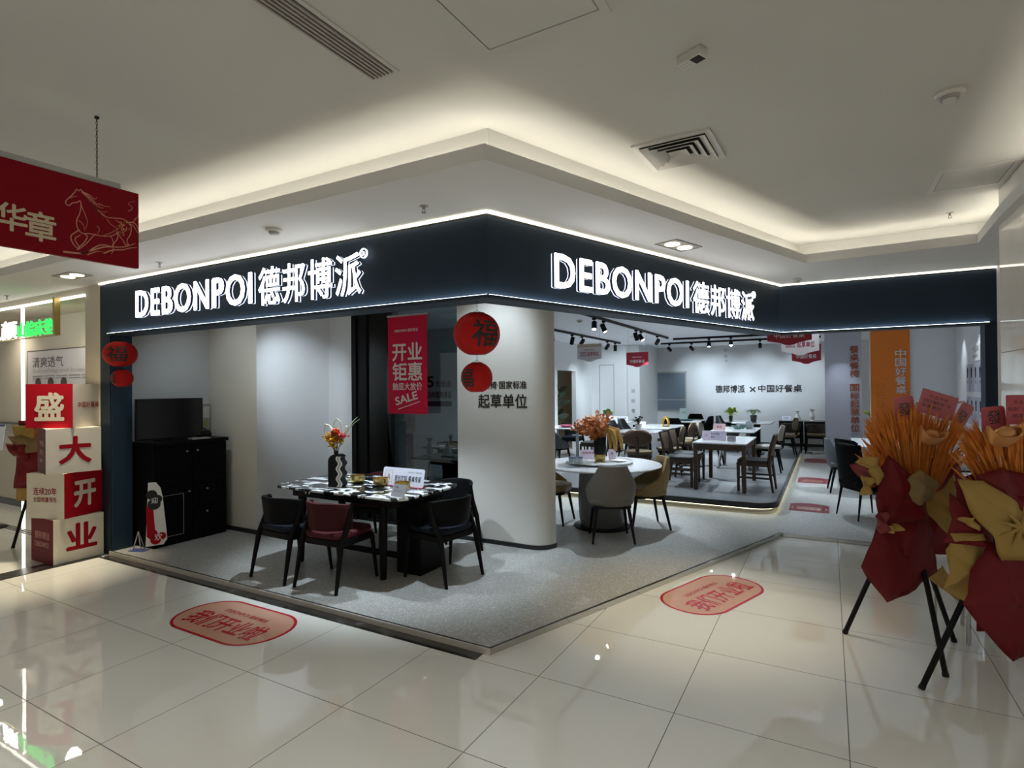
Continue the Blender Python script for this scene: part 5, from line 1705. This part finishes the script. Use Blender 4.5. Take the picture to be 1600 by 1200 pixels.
t = thing('booklet', 'pale booklet at the front edge of the cabinet top', 'booklet', (-6.34, 3.92, 1.1705), 1.45)
M().b2((-0.10, -0.05, 0), (0.10, 0.05, 0.012)).done('pages', PLAST, t)
M().b2((-0.103, -0.052, 0.012), (0.103, 0.052, 0.014)).done('cover', PLASTD, t)
t = thing('meter_box', 'small grey meter box on the wall beside the screen', 'meter box', (-6.75, 4.235, 1.41), pi / 2)
M().b2((-0.05, -0.04, -0.15), (0.05, 0, 0.15)).done('box', PLASTD, t, bevel=0.004)
M().b2((-0.038, -0.042, -0.02), (0.038, -0.04, 0.12)).done('window', PLAST, t)
M().b2((-0.03, -0.043, -0.12), (0.03, -0.04, -0.05)).done('yellow_label', mat('dull_yellow', (0.30, 0.26, 0.08), 0.6), t)
t = thing('clapper_board', 'white celebration paddle with red cloud shapes leaning on the cabinet', 'paddle', (-6.19, 3.37, 0.10), R(68))
prof = [(-0.11, 0.0), (0.05, 0.0), (0.085, 0.05), (0.08, 0.14), (0.05, 0.5), (0.03, 0.60), (-0.01, 0.66), (-0.08, 0.66)]
sk = Matrix.Rotation(R(-5), 4, 'X')
o = M().prism_xz(prof, -0.006, 0.006).done('board', WHITE, t, bevel=0.002); o.matrix_basis = sk
m = M()
for cx, cz, r_ in ((-0.02, 0.06, 0.05), (0.035, 0.09, 0.04), (-0.05, 0.12, 0.05)):
    m.prism_xz([(cx + r_ * cos(a), cz + r_ * sin(a)) for a in [2 * pi * k / 16 for k in range(16)]], -0.0085, -0.006)
m.prism_xz([(-0.10, 0.1), (-0.02, 0.1), (-0.04, 0.42), (-0.10, 0.42)], -0.008, -0.006)
m.done('red_cloud', RED, t).matrix_basis = sk
m = M()
for cx, cz, r_ in ((-0.03, 0.43, 0.06), (0.0, 0.48, 0.045), (-0.05, 0.53, 0.05)):
    m.prism_xz([(cx + r_ * cos(a), cz + r_ * sin(a)) for a in [2 * pi * k / 16 for k in range(16)]], -0.009, -0.006)
m.done('black_cloud', BLACK, t).matrix_basis = sk
q = text('欢', 0, 0, 0.07, 0.07, WHITE, t, 0, 0, 0.01); q.matrix_basis = sk @ Matrix.Translation((-0.03, -0.0095, 0.05)) @ FRONT
q = text('迎', 0, 0, 0.06, 0.06, WHITE, t, 0, 0, 0.01); q.matrix_basis = sk @ Matrix.Translation((-0.055, -0.0098, 0.44)) @ FRONT
t = thing('wire_stand', 'small silver A-frame stand on the floor beside the blue jamb', 'stand', (-6.38, 3.26, 0.04), R(20))
m = M().tube([(-0.05, 0, 0.0), (0, 0.02, 0.20)], 0.006, 6)
m.tube([(0.05, 0, 0.0), (0, 0.02, 0.20)], 0.006, 6)
m.tube([(0.03, 0.07, 0.0), (0, 0.02, 0.20)], 0.005, 6)
m.done('wire_legs', SILV, t)
M().b2((-0.08, -0.03, 0), (0.10, 0.06, 0.006)).done('base', BLUEP, t)

# ------------------------------------------------------------------ shop lettering and hanging signs
t = thing('sale_banner', 'tall crimson sale banner hung before the glass screen', 'banner', (-4.413, 5.30, 1.425), 0)
BR = mat('sale_crimson', (0.58, 0.010, 0.045), 0.5, spec=0.15)
M().b2((-0.30, -0.003, 0), (0.30, 0.003, 1.18)).done('sheet', BR, t)
M().b2((-0.31, -0.008, 1.175), (0.31, 0.008, 1.195)).done('hanging_bar', ALU, t)
m = M()
for x in (-0.28, 0.28):
    m.tube([(x, 0, 1.19), (x, 0, 1.475)], 0.0015, 5)
m.done('hanging_wires', GAP, t)
BWT = mat('banner_white', (0.75, 0.68, 0.62), 0.5)
for s, u, v, w, h, b in (('开业', -0.225, 0.64, 0.45, 0.21, 0.02), ('钜惠', -0.225, 0.40, 0.45, 0.215, 0.018), ('触底大放价', -0.225, 0.285, 0.45, 0.09, 0.015), ('DEBONPOI 德邦博派', -0.19, 0.985, 0.36, 0.04, 0.005)):
    text(s, u, v, w, h, BWT, t, -0.0045, 0, b)
o = text('SALE', 0, 0, 0.34, 0.095, BWT, t, 0, 0, 0.025)
o.matrix_basis = Matrix.Translation((-0.17, -0.0045, 0.10)) @ Matrix.Rotation(R(-14), 4, 'Y') @ FRONT
o = M().b2((-0.15, -0.0052, 0.0), (0.20, -0.004, 0.008)).done('underline', BWT, t)
o.matrix_basis = Matrix.Translation((0, 0, 0.09)) @ Matrix.Rotation(R(-16), 4, 'Y')


def wall_text(label, loc, rz, lines, name='wall_lettering'):
    t = thing(name, label, 'lettering', loc, rz)
    for i, (s, u, v, w, h, mm, b, e) in enumerate(lines):
        text(s, u, v, w, h, mm, t, -0.003, e, b, 'lettering' if len(lines) > 1 else 'characters')
    return t


wall_text('black lettering on the round-edged column', (-3.46, cy0, 1.51), 0, [('餐桌餐椅·国家标准', 0.0, 0.205, 0.70, 0.085, BLACK, 0.012, 0.003), ('起草单位', 0.10, 0.0, 0.605, 0.15, BLACK, 0.014, 0.003)])
wall_text('dark raised lettering across the showroom back wall', (-2.90, 17.40, 1.525), 0, [('德邦博派', 0.0, 0.0, 0.80, 0.215, BLACK, 0.014, 0.012), ('×', 0.93, 0.02, 0.16, 0.15, BLACK, -0.01, 0.012), ('中国好餐桌', 1.16, 0.015, 1.10, 0.20, BLACK, 0.014, 0.012)])
wall_text('small vertical marks high on the showroom back wall', (-2.66, 17.40, 2.42), 0, [('岩', 0, 0.30, 0.10, 0.10, PLASTD, 0, 0.004), ('板', 0.01, 0.12, 0.10, 0.10, PLASTD, 0, 0.004), ('木', 0.02, -0.02, 0.10, 0.10, PLASTD, 0, 0.004)])
ORT = mat('rust_letter', (0.36, 0.10, 0.05), 0.5)
t = thing('wall_lettering', 'rust red vertical lettering on the lilac pillar', 'lettering', (0.41, 14.39, 0), 0)
for k, s in enumerate('餐桌餐椅国标起草单位'):
    z = 2.42 - 0.176 * k - (0.13 if k > 3 else 0)
    text(s, 0, z, 0.17, 0.155, ORT, t, -0.003, 0.01, 0.014, 'character')
text('DEBONPOI', 0.02, 0.62, 0.13, 0.03, PLASTD, t, -0.003)
t = thing('orange_panel', 'tall orange panel with white vertical lettering on the right partition', 'panel', (0.70, 12.70, 0.04), 0)
M().b2((0.0, -0.06, 0), (0.61, -0.001, H - 0.05)).done('board', ORANGE, t, bevel=0.004)
for k, s in enumerate('中国好餐桌'):
    text(s, 0.385, 2.185 - 0.168 * k, 0.165, 0.15, mat('panel_white', (0.62, 0.60, 0.60), 0.5), t, -0.0625, 0.004, 0.012, 'character')
for k, s in enumerate('DEBO'):
    text(s, 0.09, 1.60 - 0.17 * k, 0.13, 0.12, mat('tone_orange', (0.60, 0.16, 0.026), 0.5, spec=0.2), t, -0.0625, 0.002, 0.012, 'faint_letter')
wall_text('dark lettering on the wall of the room behind the glass', (-6.98, 9.0, 1.45), 0, [('5', 0.0, 0.30, 0.15, 0.21, BLACK, 0.03, 0.003), ('大理由', 0.19, 0.30, 0.38, 0.13, BLACK, 0.012, 0.003), ('选择德邦博派', 0.0, 0.08, 0.58, 0.13, BLACK, 0.012, 0.003)])
o = M().prism_xz(stadium(0.60, 0.10, 0.045, 6), -0.006, 0.0).done('label_strip', BLUT)
o.location = (-6.69, 9.0, 1.42)
tag(o, 'dark rounded label under the lettering behind the glass', 'label')
wall_text('small vertical lettering on the narrow back column', (-4.86, 15.55, 0), 0, [(s, 0.0, 1.55 - 0.28 * k, 0.11, 0.11, PLASTD, 0.01, 0.004) for k, s in enumerate('岩板餐桌')])
t = thing('wall_plate', 'white plate with grey lettering high on the right wall', 'sign', (2.0, 11.15, 2.22), -pi / 2)
M().prism_xz(stadium(0.62, 0.26, 0.03, 3), -0.012, -0.001).done('plate', WHITE, t)
text('十大品牌', -0.22, 0.0, 0.44, 0.10, PLASTD, t, -0.0135, 0, 0.015)
text('DEBONPOI', -0.18, -0.09, 0.36, 0.05, PLASTD, t, -0.0135, 0, 0.008)
k = 0
for r_ in range(3):
    for c_ in range(5):
        y = 11.72 - c_ * 0.29
        t = thing('spec_card', '%s card in the %s row of cards on the right wall' % (('leftmost', 'second', 'third', 'fourth', 'rightmost')[c_], ('top', 'second', 'third')[r_]), 'card', (2.0, y, 1.60 - r_ * 0.52), -pi / 2, 'grey cards on the right wall')
        M().b2((-0.11, -0.012, 0), (0.11, -0.001, 0.44)).done('board', mat('lilac_card', (0.50, 0.50, 0.58), 0.5), t)
        M().prism_xz([(-0.03, 0.22), (0.03, 0.22), (0.045, 0.36), (0, 0.40), (-0.045, 0.36)], -0.0135, -0.012).done('picture', GAP, t)
        M().b2((-0.05, -0.0135, 0.13), (0.05, -0.012, 0.18)).done('caption', PLASTD, t)


def shield(label, x, y, z, w, h, face, head_m, txt, small, tm):
    t = thing('hanging_sign', label, 'hanging sign', (x, y, z), 0)
    pts = [(0, h), (0, h * 0.18), (w * 0.28, h * 0.10), (w * 0.40, h * 0.02), (w * 0.5, 0), (w * 0.60, h * 0.02), (w * 0.72, h * 0.10), (w, h * 0.18), (w, h)]
    M().prism_xz(pts, -0.006, 0.006).done('board', face, t)
    if head_m:
        M().b2((0, -0.008, h * 0.82), (w, -0.006, h)).done('head_band', head_m, t)
    text(small, w * 0.28, h * 0.64, w * 0.42, h * 0.07, tm, t, -0.0085, 0, 0.005)
    if txt == '起草单位':
        text('餐桌餐椅', w * 0.12, h * 0.46, w * 0.25, h * 0.10, tm, t, -0.0085, 0, 0.01)
        text('国家标准', w * 0.12, h * 0.32, w * 0.25, h * 0.10, tm, t, -0.0085, 0, 0.01)
        text(txt, w * 0.42, h * 0.32, w * 0.46, h * 0.24, tm, t, -0.0085, 0, 0.012)
    else:
        text(txt, w * 0.16, h * 0.28, w * 0.68, h * 0.22, tm, t, -0.0085, 0, 0.012)
    m = M()
    for u in (0.08, 0.92):
        m.tube([(w * u, 0, h), (w * u, 0, H - z)], 0.002, 5)
    m.done('wires', PLASTD, t)


SHR = mat('shield_red', (0.42, 0.022, 0.045), 0.5)
SHW = mat('shield_white', (0.88, 0.85, 0.88), 0.5)
CRT = mat('crimson_text', (0.38, 0.05, 0.10), 0.5)
shield('ivory shield-shaped sign hanging at the left of the showroom', -4.17, 10.0, 2.20, 0.485, 0.34, mat('shield_grey', (0.72, 0.69, 0.69), 0.5), mat('shield_tan', (0.55, 0.44, 0.33), 0.5), '起草单位', 'DEBONPOI', CRT)
shield('red shield-shaped sign hanging before the filmed window', -3.69, 11.5, 2.13, 0.46, 0.31, SHR, None, '中国好餐桌', 'DEBONPOI', SHW)
shield('white shield-shaped sign among the cluster at the inner corner', -0.515, 7.9, 2.10, 0.42, 0.31, SHW, None, '起草单位', 'DEBONPOI', CRT)
shield('red shield-shaped sign behind the white one at the inner corner', -0.52, 10.3, 2.07, 0.42, 0.32, SHR, None, '中国好餐桌', 'DEBONPOI', SHW)
shield('red shield-shaped sign nearest the inner corner, mostly behind the band', -0.64, 7.46, 2.205, 0.475, 0.31, SHR, None, '中国好餐桌', 'DEBONPOI', SHW)

# ------------------------------------------------------------------ flower stands


def sheet(t, name, pts, m, y0=0.0, bulge=0.03, wob=0.006, rings=5, tilt=0.0, per=6, thick=0.0016, dx=0.0):
    """Crumpled wrapping paper with the outline pts (x, z), standing about y0 towards the viewer's side (-y)."""
    P = []
    for (a, b) in zip(pts, pts[1:] + pts[:1]):
        for k in range(per):
            P.append(Vector(a) * (1 - k / per) + Vector(b) * (k / per))
    c = sum(P, Vector((0, 0))) / len(P)
    rnd = random.Random(int(abs(c.x * 1000) + abs(c.y * 777)))
    ph = [rnd.uniform(0, 6.28) for _ in range(4)]
    bm = M()
    rows = []
    for j in range(rings + 1):
        s = j / rings
        row = []
        for q in P:
            p = c + (q - c) * max(s, 0.02)
            w = wob * (sin(p.x * 40 + ph[0]) + sin(p.y * 33 + ph[1]) + 0.7 * sin((p.x + p.y) * 61 + ph[2]))
            y = y0 - bulge * (1 - s ** 2) + w + tilt * (p.y - c.y) + 0.02 * s * sin(3 * math.atan2(q.y - c.y, q.x - c.x) + ph[3])
            row.append((p.x + dx, y, p.y))
        rows.append(row)
    bm.grid(rows, close=True)
    bm.poly(list(reversed(rows[0])))
    return bm.done(name, m, t, smooth=True, solid=thick, angle=35)


def wheat(t, base, rx, ry, zlo, zhi, n, x_off=0.0, tip_drop=0.14):
    m = M()
    for k in range(n):
        u = random.uniform(-1, 1)
        v = random.uniform(-1, 1)
        if u * u + v * v > 1:
            u, v = u * 0.7, v * 0.7
        r2 = u * u + v * v
        top = Vector((x_off + rx * u + random.gauss(0, .012), ry * v, zlo + (zhi - zlo) * random.uniform(0.25, 1.0) - tip_drop * abs(u) ** 1.6))
        b = Vector((base[0] + 0.05 * u, 0.05 * v, base[1]))
        d = (top - b).normalized()
        neck = top - d * 0.11
        m.tube([b, neck], 0.0022, 3)
        bend = Vector((u * 0.02, v * 0.02, -0.004))
        m.tube([neck, neck + d * 0.035, neck + d * 0.075 + bend * .4, top + bend], [0.002, 0.0075, 0.006, 0.0012], 4)
        sd = d.cross(Vector((random.gauss(0, 1), random.gauss(0, 1), 0.1))).normalized()
        for s in (-1, 1):
            for q in (0.02, 0.05, 0.08):
                p = neck + d * q
                e = p + d * 0.05 + sd * s * 0.016
                o = d.cross(sd) * 0.0015
                m.poly([p - o, p + o, e])
    o = m.done('wheat_ears', HAY, t)
    o['kind'] = 'stuff'
    return o


def tripod(t, feet, tops):
    for (x, y), tp in zip(feet, tops):
        p, q = Vector((x, y, 0.005)), Vector(tp)
        l = M().tube([p, q], [0.0155, 0.0155], 12).done('leg', BLACKM, t, smooth=True)
        M().tube([p - (q - p).normalized() * 0.003, p + (q - p).normalized() * 0.02], 0.0175, 12).done('rubber_foot', GAP, l, smooth=True)


VR = R(29.3)


def loc2(cx, cy, x, y):
    c, s = cos(-VR), sin(-VR)
    return ((x - cx) * c - (y - cy) * s, (x - cx) * s + (y - cy) * c)


F1 = (0.40, 4.40)
t = thing('flower_stand', 'orange wheat bouquet in dark red paper on a black tripod, left one', 'flower stand', (*F1, 0), VR, 'opening flower stands')
tripod(t, [loc2(*F1, 0.081, 4.559), loc2(*F1, 0.586, 4.161), loc2(*F1, 0.717, 4.754)], [(0.02, 0.03, 0.92), (0.06, 0.0, 0.95), (0.07, 0.06, 0.95)])
wheat(t, (0.08, 0.86), 0.33, 0.16, 1.30, 1.62, 330, 0.075)
for nm, pts, m_, y, bl in (
    ('back_paper', [(0.14, 0.485), (0.263, 0.547), (0.428, 0.333), (0.366, 0.308)], GOLDP, 0.06, 0.01),
    ('back_paper', [(0.202, 1.135), (0.40, 1.31), (0.42, 1.0), (0.305, 0.60), (0.14, 0.62)], REDP, 0.10, 0.02),
    ('back_paper', [(-0.06, 1.12), (0.0, 1.22), (0.15, 1.24), (0.36, 1.22), (0.30, 0.80), (0.0, 0.80)], REDP, 0.17, 0.02),
    ('lower_wrap', [(-0.14, 0.888), (0.14, 0.991), (0.235, 0.551), (-0.099, 0.374), (-0.259, 0.60)], REDP, -0.12, 0.05),
    ('left_flap', [(-0.305, 1.23), (-0.181, 1.271), (-0.115, 1.176), (-0.148, 1.086), (-0.222, 1.094)], mat('red_paper', (0.20, 0.018, 0.02), 0.5), -0.13, 0.03),
    ('gold_fold', [(-0.284, 1.255), (-0.206, 1.292), (-0.14, 1.288), (-0.113, 1.176), (-0.15, 1.113), (-0.198, 1.218)], GOLDP, -0.18, 0.025),
    ('gold_fold', [(-0.235, 1.176), (-0.156, 1.156), (-0.177, 1.065), (-0.247, 1.053)], GOLDP, -0.19, 0.015),
    ('front_wrap', [(-0.074, 1.296), (0.058, 1.176), (0.16, 1.10), (0.14, 0.909), (-0.107, 0.836), (-0.175, 1.03)], REDP, -0.17, 0.04),
    ('gold_curl', [(0.037, 1.176), (0.132, 1.209), (0.214, 1.135), (0.202, 1.032), (0.099, 0.991), (0.016, 1.053)], mat('dull_gold_paper', (0.26, 0.175, 0.06), 0.5), -0.20, 0.05),
    ('right_gold', [(0.111, 0.971), (0.346, 1.156), (0.366, 1.074), (0.337, 0.753), (0.23, 0.835)], GOLDP, -0.08, 0.04),
    ('left_tuck', [(-0.165, 0.93), (-0.09, 0.96), (-0.05, 0.86), (-0.13, 0.82)], mat('red_paper', (0.2, 0.018, 0.02)), -0.20, 0.02),
    ('gold_tuck', [(-0.10, 0.87), (-0.02, 0.885), (0.012, 0.85), (-0.03, 0.825), (-0.085, 0.83)], GOLDP, -0.215, 0.012),
):
    sheet(t, nm, pts, m_, y, bl, dx=0.687 * y)

F2 = (0.85, 4.05)
t = thing('flower_stand', 'nearer wheat bouquet with a large gold paper bow, cut by the right edge', 'flower stand', (*F2, 0), VR, 'opening flower stands')
tripod(t, [loc2(*F2, 0.442, 3.931), loc2(*F2, 0.985, 4.20), loc2(*F2, 1.0, 3.75)], [(0.0, 0.03, 0.98), (0.08, 0.08, 0.95), (0.08, 0.0, 0.95)])
wheat(t, (0.06, 0.90), 0.33, 0.16, 1.28, 1.57, 330, 0.055)
for nm, pts, m_, y, bl in (
    ('back_paper', [(-0.28, 1.16), (-0.09, 1.25), (0.10, 1.26), (0.30, 1.20), (0.30, 0.80), (-0.30, 0.85)], REDP, 0.16, 0.02),
    ('gold_roll', [(-0.292, 0.915), (-0.10, 0.905), (-0.22, 0.53), (-0.356, 0.607)], GOLDP, -0.02, 0.07),
    ('lower_wrap', [(-0.092, 0.899), (0.102, 0.846), (0.32, 0.60), (0.20, 0.36), (0.032, 0.258), (-0.197, 0.494), (-0.25, 0.572)], REDP, -0.13, 0.06),
    ('upper_wrap', [(-0.18, 1.251), (-0.039, 1.287), (0.173, 1.236), (0.30, 1.02), (0.067, 0.95), (-0.092, 1.081)], REDP, -0.14, 0.04),
    ('side_wrap', [(-0.285, 1.146), (-0.18, 1.06), (-0.07, 0.92), (-0.10, 0.86), (-0.33, 0.88)], REDP, -0.10, 0.04),
    ('gold_bow', [(-0.232, 1.234), (-0.109, 1.227), (0.05, 1.11), (0.102, 1.058), (0.278, 1.022), (0.18, 0.90), (0.102, 0.811), (-0.014, 0.811), (-0.092, 0.952), (-0.18, 1.058)], GOLDP, -0.20, 0.04),
    ('gold_tip', [(-0.25, 1.03), (-0.169, 1.047), (-0.162, 0.977)], GOLDP, -0.20, 0.006),
    ('gold_band', [(-0.306, 0.952), (-0.109, 0.942), (-0.109, 0.910), (-0.299, 0.913)], GOLDP, -0.16, 0.006),
):
    sheet(t, nm, pts, m_, y, bl, dx=0.873 * y)
# pleats running into the knot of the bow
o = M()
for a in (20, 75, 130, 165, 205, 250, 300):
    d = Vector((cos(R(a)), sin(R(a))))
    c = Vector((-0.145, 1.0))
    o.tube([(c.x, -0.245, c.y), (c.x + d.x * 0.05, -0.25, c.y + d.y * 0.05), (c.x + d.x * 0.11, -0.235, c.y + d.y * 0.11)], [0.012, 0.010, 0.002], 6)
o.done('bow_pleats', GOLDP, t, smooth=True)


def bouquet_card(label, F, pts, txt, y, m_, rounded):
    cx = sum(p[0] for p in pts) / 4
    cz = sum(p[1] for p in pts) / 4
    w = (Vector(pts[1]) - Vector(pts[0])).length
    h = (Vector(pts[0]) - Vector(pts[3])).length
    ang = math.atan2(pts[1][1] - pts[0][1], pts[1][0] - pts[0][0])
    c, s = cos(VR), sin(VR)
    t = thing('greeting_card', label, 'card', (F[0] + cx * c - y * s, F[1] + cx * s + y * c, cz), VR)
    rot = Matrix.Rotation(-ang, 4, 'Y')
    o = M().prism_xz(stadium(w, h, 0.02 if rounded else 0.003, 4), -0.0012, 0.0012).done('card', m_, t)
    o.matrix_basis = rot
    for (s_, u, v, tw, th, mm, b) in txt:
        q = text(s_, 0, 0, tw, th, mm, t, 0, 0, b)
        q.matrix_basis = rot @ Matrix.Translation((u - w / 2, -0.0018, v - h / 2)) @ FRONT
    M().tube([(0, 0.003, -h * 0.3), (0.01, 0.01, -h * 0.5 - 0.16)], 0.002, 5).done('stick', HAY, t)
    return t


INK = mat('card_ink', (0.06, 0.035, 0.035), 0.5)
GINK = mat('card_grey_ink', (0.13, 0.10, 0.08), 0.5)
C2 = mat('card_rose', (0.56, 0.16, 0.18), 0.5)
bouquet_card('pink card with a large ornate character, left of the left bouquet', F1, [(-0.049, 1.645), (0.078, 1.660), (0.088, 1.505), (-0.055, 1.485)], [('發', 0.022, 0.035, 0.085, 0.085, GINK, 0.01)], -0.02, C2, True)
bouquet_card('rose letter card with handwriting standing in the left bouquet', F1, [(0.107, 1.711), (0.333, 1.641), (0.285, 1.480), (0.064, 1.565)], [('开业大吉', 0.05, 0.105, 0.13, 0.022, INK, 0), ('生意兴隆财源广进', 0.02, 0.072, 0.18, 0.022, INK, 0), ('恭喜发财', 0.02, 0.04, 0.13, 0.022, INK, 0)], -0.06, C2, False)
bouquet_card('tilted pink card with an ornate character on the right of the left bouquet', F1, [(0.387, 1.621), (0.460, 1.578), (0.366, 1.413), (0.286, 1.462)], [('發', 0.010, 0.05, 0.062, 0.085, GINK, 0.008)], -0.03, C2, True)
bouquet_card('red card with an ornate character in the nearer bouquet', F2, [(-0.160, 1.600), (-0.030, 1.612), (-0.025, 1.488), (-0.150, 1.480)], [('發', 0.03, 0.025, 0.075, 0.075, INK, 0.01)], -0.03, CARDRED, True)
bouquet_card('red letter card with handwriting in the nearer bouquet', F2, [(-0.049, 1.667), (0.20, 1.667), (0.20, 1.510), (-0.049, 1.508)], [('开业大吉', 0.04, 0.11, 0.11, 0.022, INK, 0), ('财源广进生意兴隆', 0.01, 0.072, 0.20, 0.022, INK, 0), ('恭喜发财', 0.03, 0.035, 0.15, 0.022, INK, 0)], -0.06, CARDRED, False)


def ingot(label, F, x, z, y, w, tilt):
    c, s = cos(VR), sin(VR)
    t = thing('ingot_ornament', label, 'ornament', (F[0] + x * c - y * s, F[1] + x * s + y * c, z), VR)
    m = M()
    rows = []
    for j in range(9):
        v = j / 8
        row = []
        for i in range(24):
            a = 2 * pi * i / 24
            r_ = 0.55 + 0.45 * v ** 0.7
            row.append((w * r_ * cos(a), w * 0.55 * r_ * sin(a), w * (-0.55 + 0.62 * v) + w * 0.55 * v ** 2 * abs(cos(a)) ** 3))
        rows.append(row)
    rows.append([(w * 0.8 * cos(2 * pi * i / 24), w * 0.42 * sin(2 * pi * i / 24), w * 0.10 + w * 0.25 * abs(cos(2 * pi * i / 24)) ** 3) for i in range(24)])
    m.grid(rows, close=True)
    m.poly(list(reversed(rows[0])))
    o = m.done('hull', INGOT, t, smooth=True, angle=60)
    o2 = M().lathe([(w * 0.6, -0.02 * w), (w * 0.5, 0.25 * w), (w * 0.3, 0.42 * w), (0.001, 0.48 * w)], 24, sy=0.6).done('dome', INGOT, t, smooth=True)
    o.matrix_basis = o2.matrix_basis = Matrix.Rotation(R(tilt), 4, 'Y') @ Matrix.Rotation(R(25), 4, 'X')


ingot('shiny orange ingot ornament in the left bouquet', F1, 0.085, 1.41, -0.15, 0.088, 14)
ingot('shiny orange ingot ornament in the nearer bouquet', F2, -0.13, 1.46, -0.14, 0.10, -4)
t = thing('straw_bundle', 'bundle of bare straw stems lying behind the letter card', 'straw', (0.66, 4.85, 1.60), VR)
m = M()
for k in range(16):
    z, y = random.gauss(0, 0.012), random.gauss(0, 0.01)
    m.tube([(-0.14, y, z - 0.02), (0.05, y, z), (0.12 + random.uniform(0, .05), y * 2, z + random.gauss(0.012, 0.008))], [0.004, 0.003, 0.0012], 5)
m.done('stems', mat('straw', (0.45, 0.33, 0.17), 0.7), t)
M().tube([(0.04, -0.018, -0.015), (0.045, -0.02, 0.02), (0.05, 0.02, 0.02)], 0.004, 6).done('tie', LEAFD, t)
M().tube([(-0.13, 0.01, -0.02), (-0.17, -0.06, -0.3), (-0.19, -0.14, -0.55)], 0.006, 8).done('stick', WOODB, t)
# chrome stand tucked behind the flowers
t = thing('chrome_stand', 'chrome-legged stand with a dark red cover behind the nearer flower stand', 'stand', (0.84, 4.86, 0), VR)
for x, y in ((-0.10, -0.08), (-0.10, 0.22), (0.10, -0.08), (0.10, 0.22)):
    M().tube([(x, y, 0.004), (x, y, 0.55)], 0.014, 12).done('leg', SILV, t, smooth=True)
M().b2((-0.12, -0.10, 0.55), (0.12, 0.24, 0.58)).done('seat', BLACKM, t, bevel=0.006)
M().b2((-0.06, -0.105, 0.10), (0.14, -0.095, 0.58)).done('cover', REDP, t)

# bouquet and price stand inside the neighbouring shop, behind the cubes
F3 = (-7.86, 2.96)
t = thing('flower_stand', 'red and gold wrapped bouquet stand half hidden behind the cube stack', 'flower stand', (*F3, 0), R(50), 'opening flower stands')
tripod(t, [(-0.18, -0.12), (0.28, -0.16), (0.05, 0.25)], [(0, 0.02, 0.95), (0.04, 0, 0.95), (0.03, 0.05, 0.95)])
wheat(t, (0.0, 1.0), 0.16, 0.12, 1.30, 1.42, 60, 0.08)
for nm, pts, m_, y, bl in (
    ('back_paper', [(-0.20, 1.40), (0.25, 1.40), (0.22, 0.95), (-0.12, 0.95)], REDP, 0.08, 0.02),
    ('lower_wrap', [(-0.16, 1.05), (0.24, 1.08), (0.26, 0.62), (-0.18, 0.66)], REDP, -0.08, 0.05),
    ('gold_fold', [(-0.20, 1.36), (0.0, 1.34), (0.02, 1.20), (-0.16, 1.22)], GOLDP, -0.10, 0.03),
    ('gold_fold', [(-0.22, 1.24), (0.10, 1.22), (0.14, 1.06), (-0.12, 1.04)], mat('brown_gold_paper', (0.22, 0.13, 0.04), 0.5), -0.12, 0.03),
    ('red_fold', [(-0.24, 1.16), (-0.06, 1.14), (-0.02, 0.98), (-0.18, 1.02)], REDP, -0.13, 0.02),
    ('gold_tail', [(-0.18, 0.72), (0.10, 0.70), (0.02, 0.45), (-0.16, 0.52)], GOLDP, -0.06, 0.03),
):
    sheet(t, nm, pts, m_, y, bl)
t = thing('price_stand', 'white price board with a purple edge on a pole at the far left', 'sign stand', (-9.27, 3.02, 0), R(35))
M().tube([(0, 0.02, 0), (0, 0.02, 1.0)], 0.012, 10).done('pole', SILV, t, smooth=True)
M().lathe([(0.001, 0), (0.14, 0), (0.14, 0.012), (0.001, 0.016)], 24, (0, 0.02, 0)).done('foot', BLACKM, t, smooth=True)
o = M().b2((-0.30, -0.006, -0.16), (0.14, 0.006, 0.16)).done('board', CARDW, t); o.matrix_basis = Matrix.Translation((0, 0, 1.15)) @ Matrix.Rotation(R(-10), 4, 'X')
o2 = M().b2((-0.30, -0.008, 0.14), (0.14, -0.006, 0.16)).done('purple_edge', BLUEP, t); o2.matrix_basis = o.matrix_basis
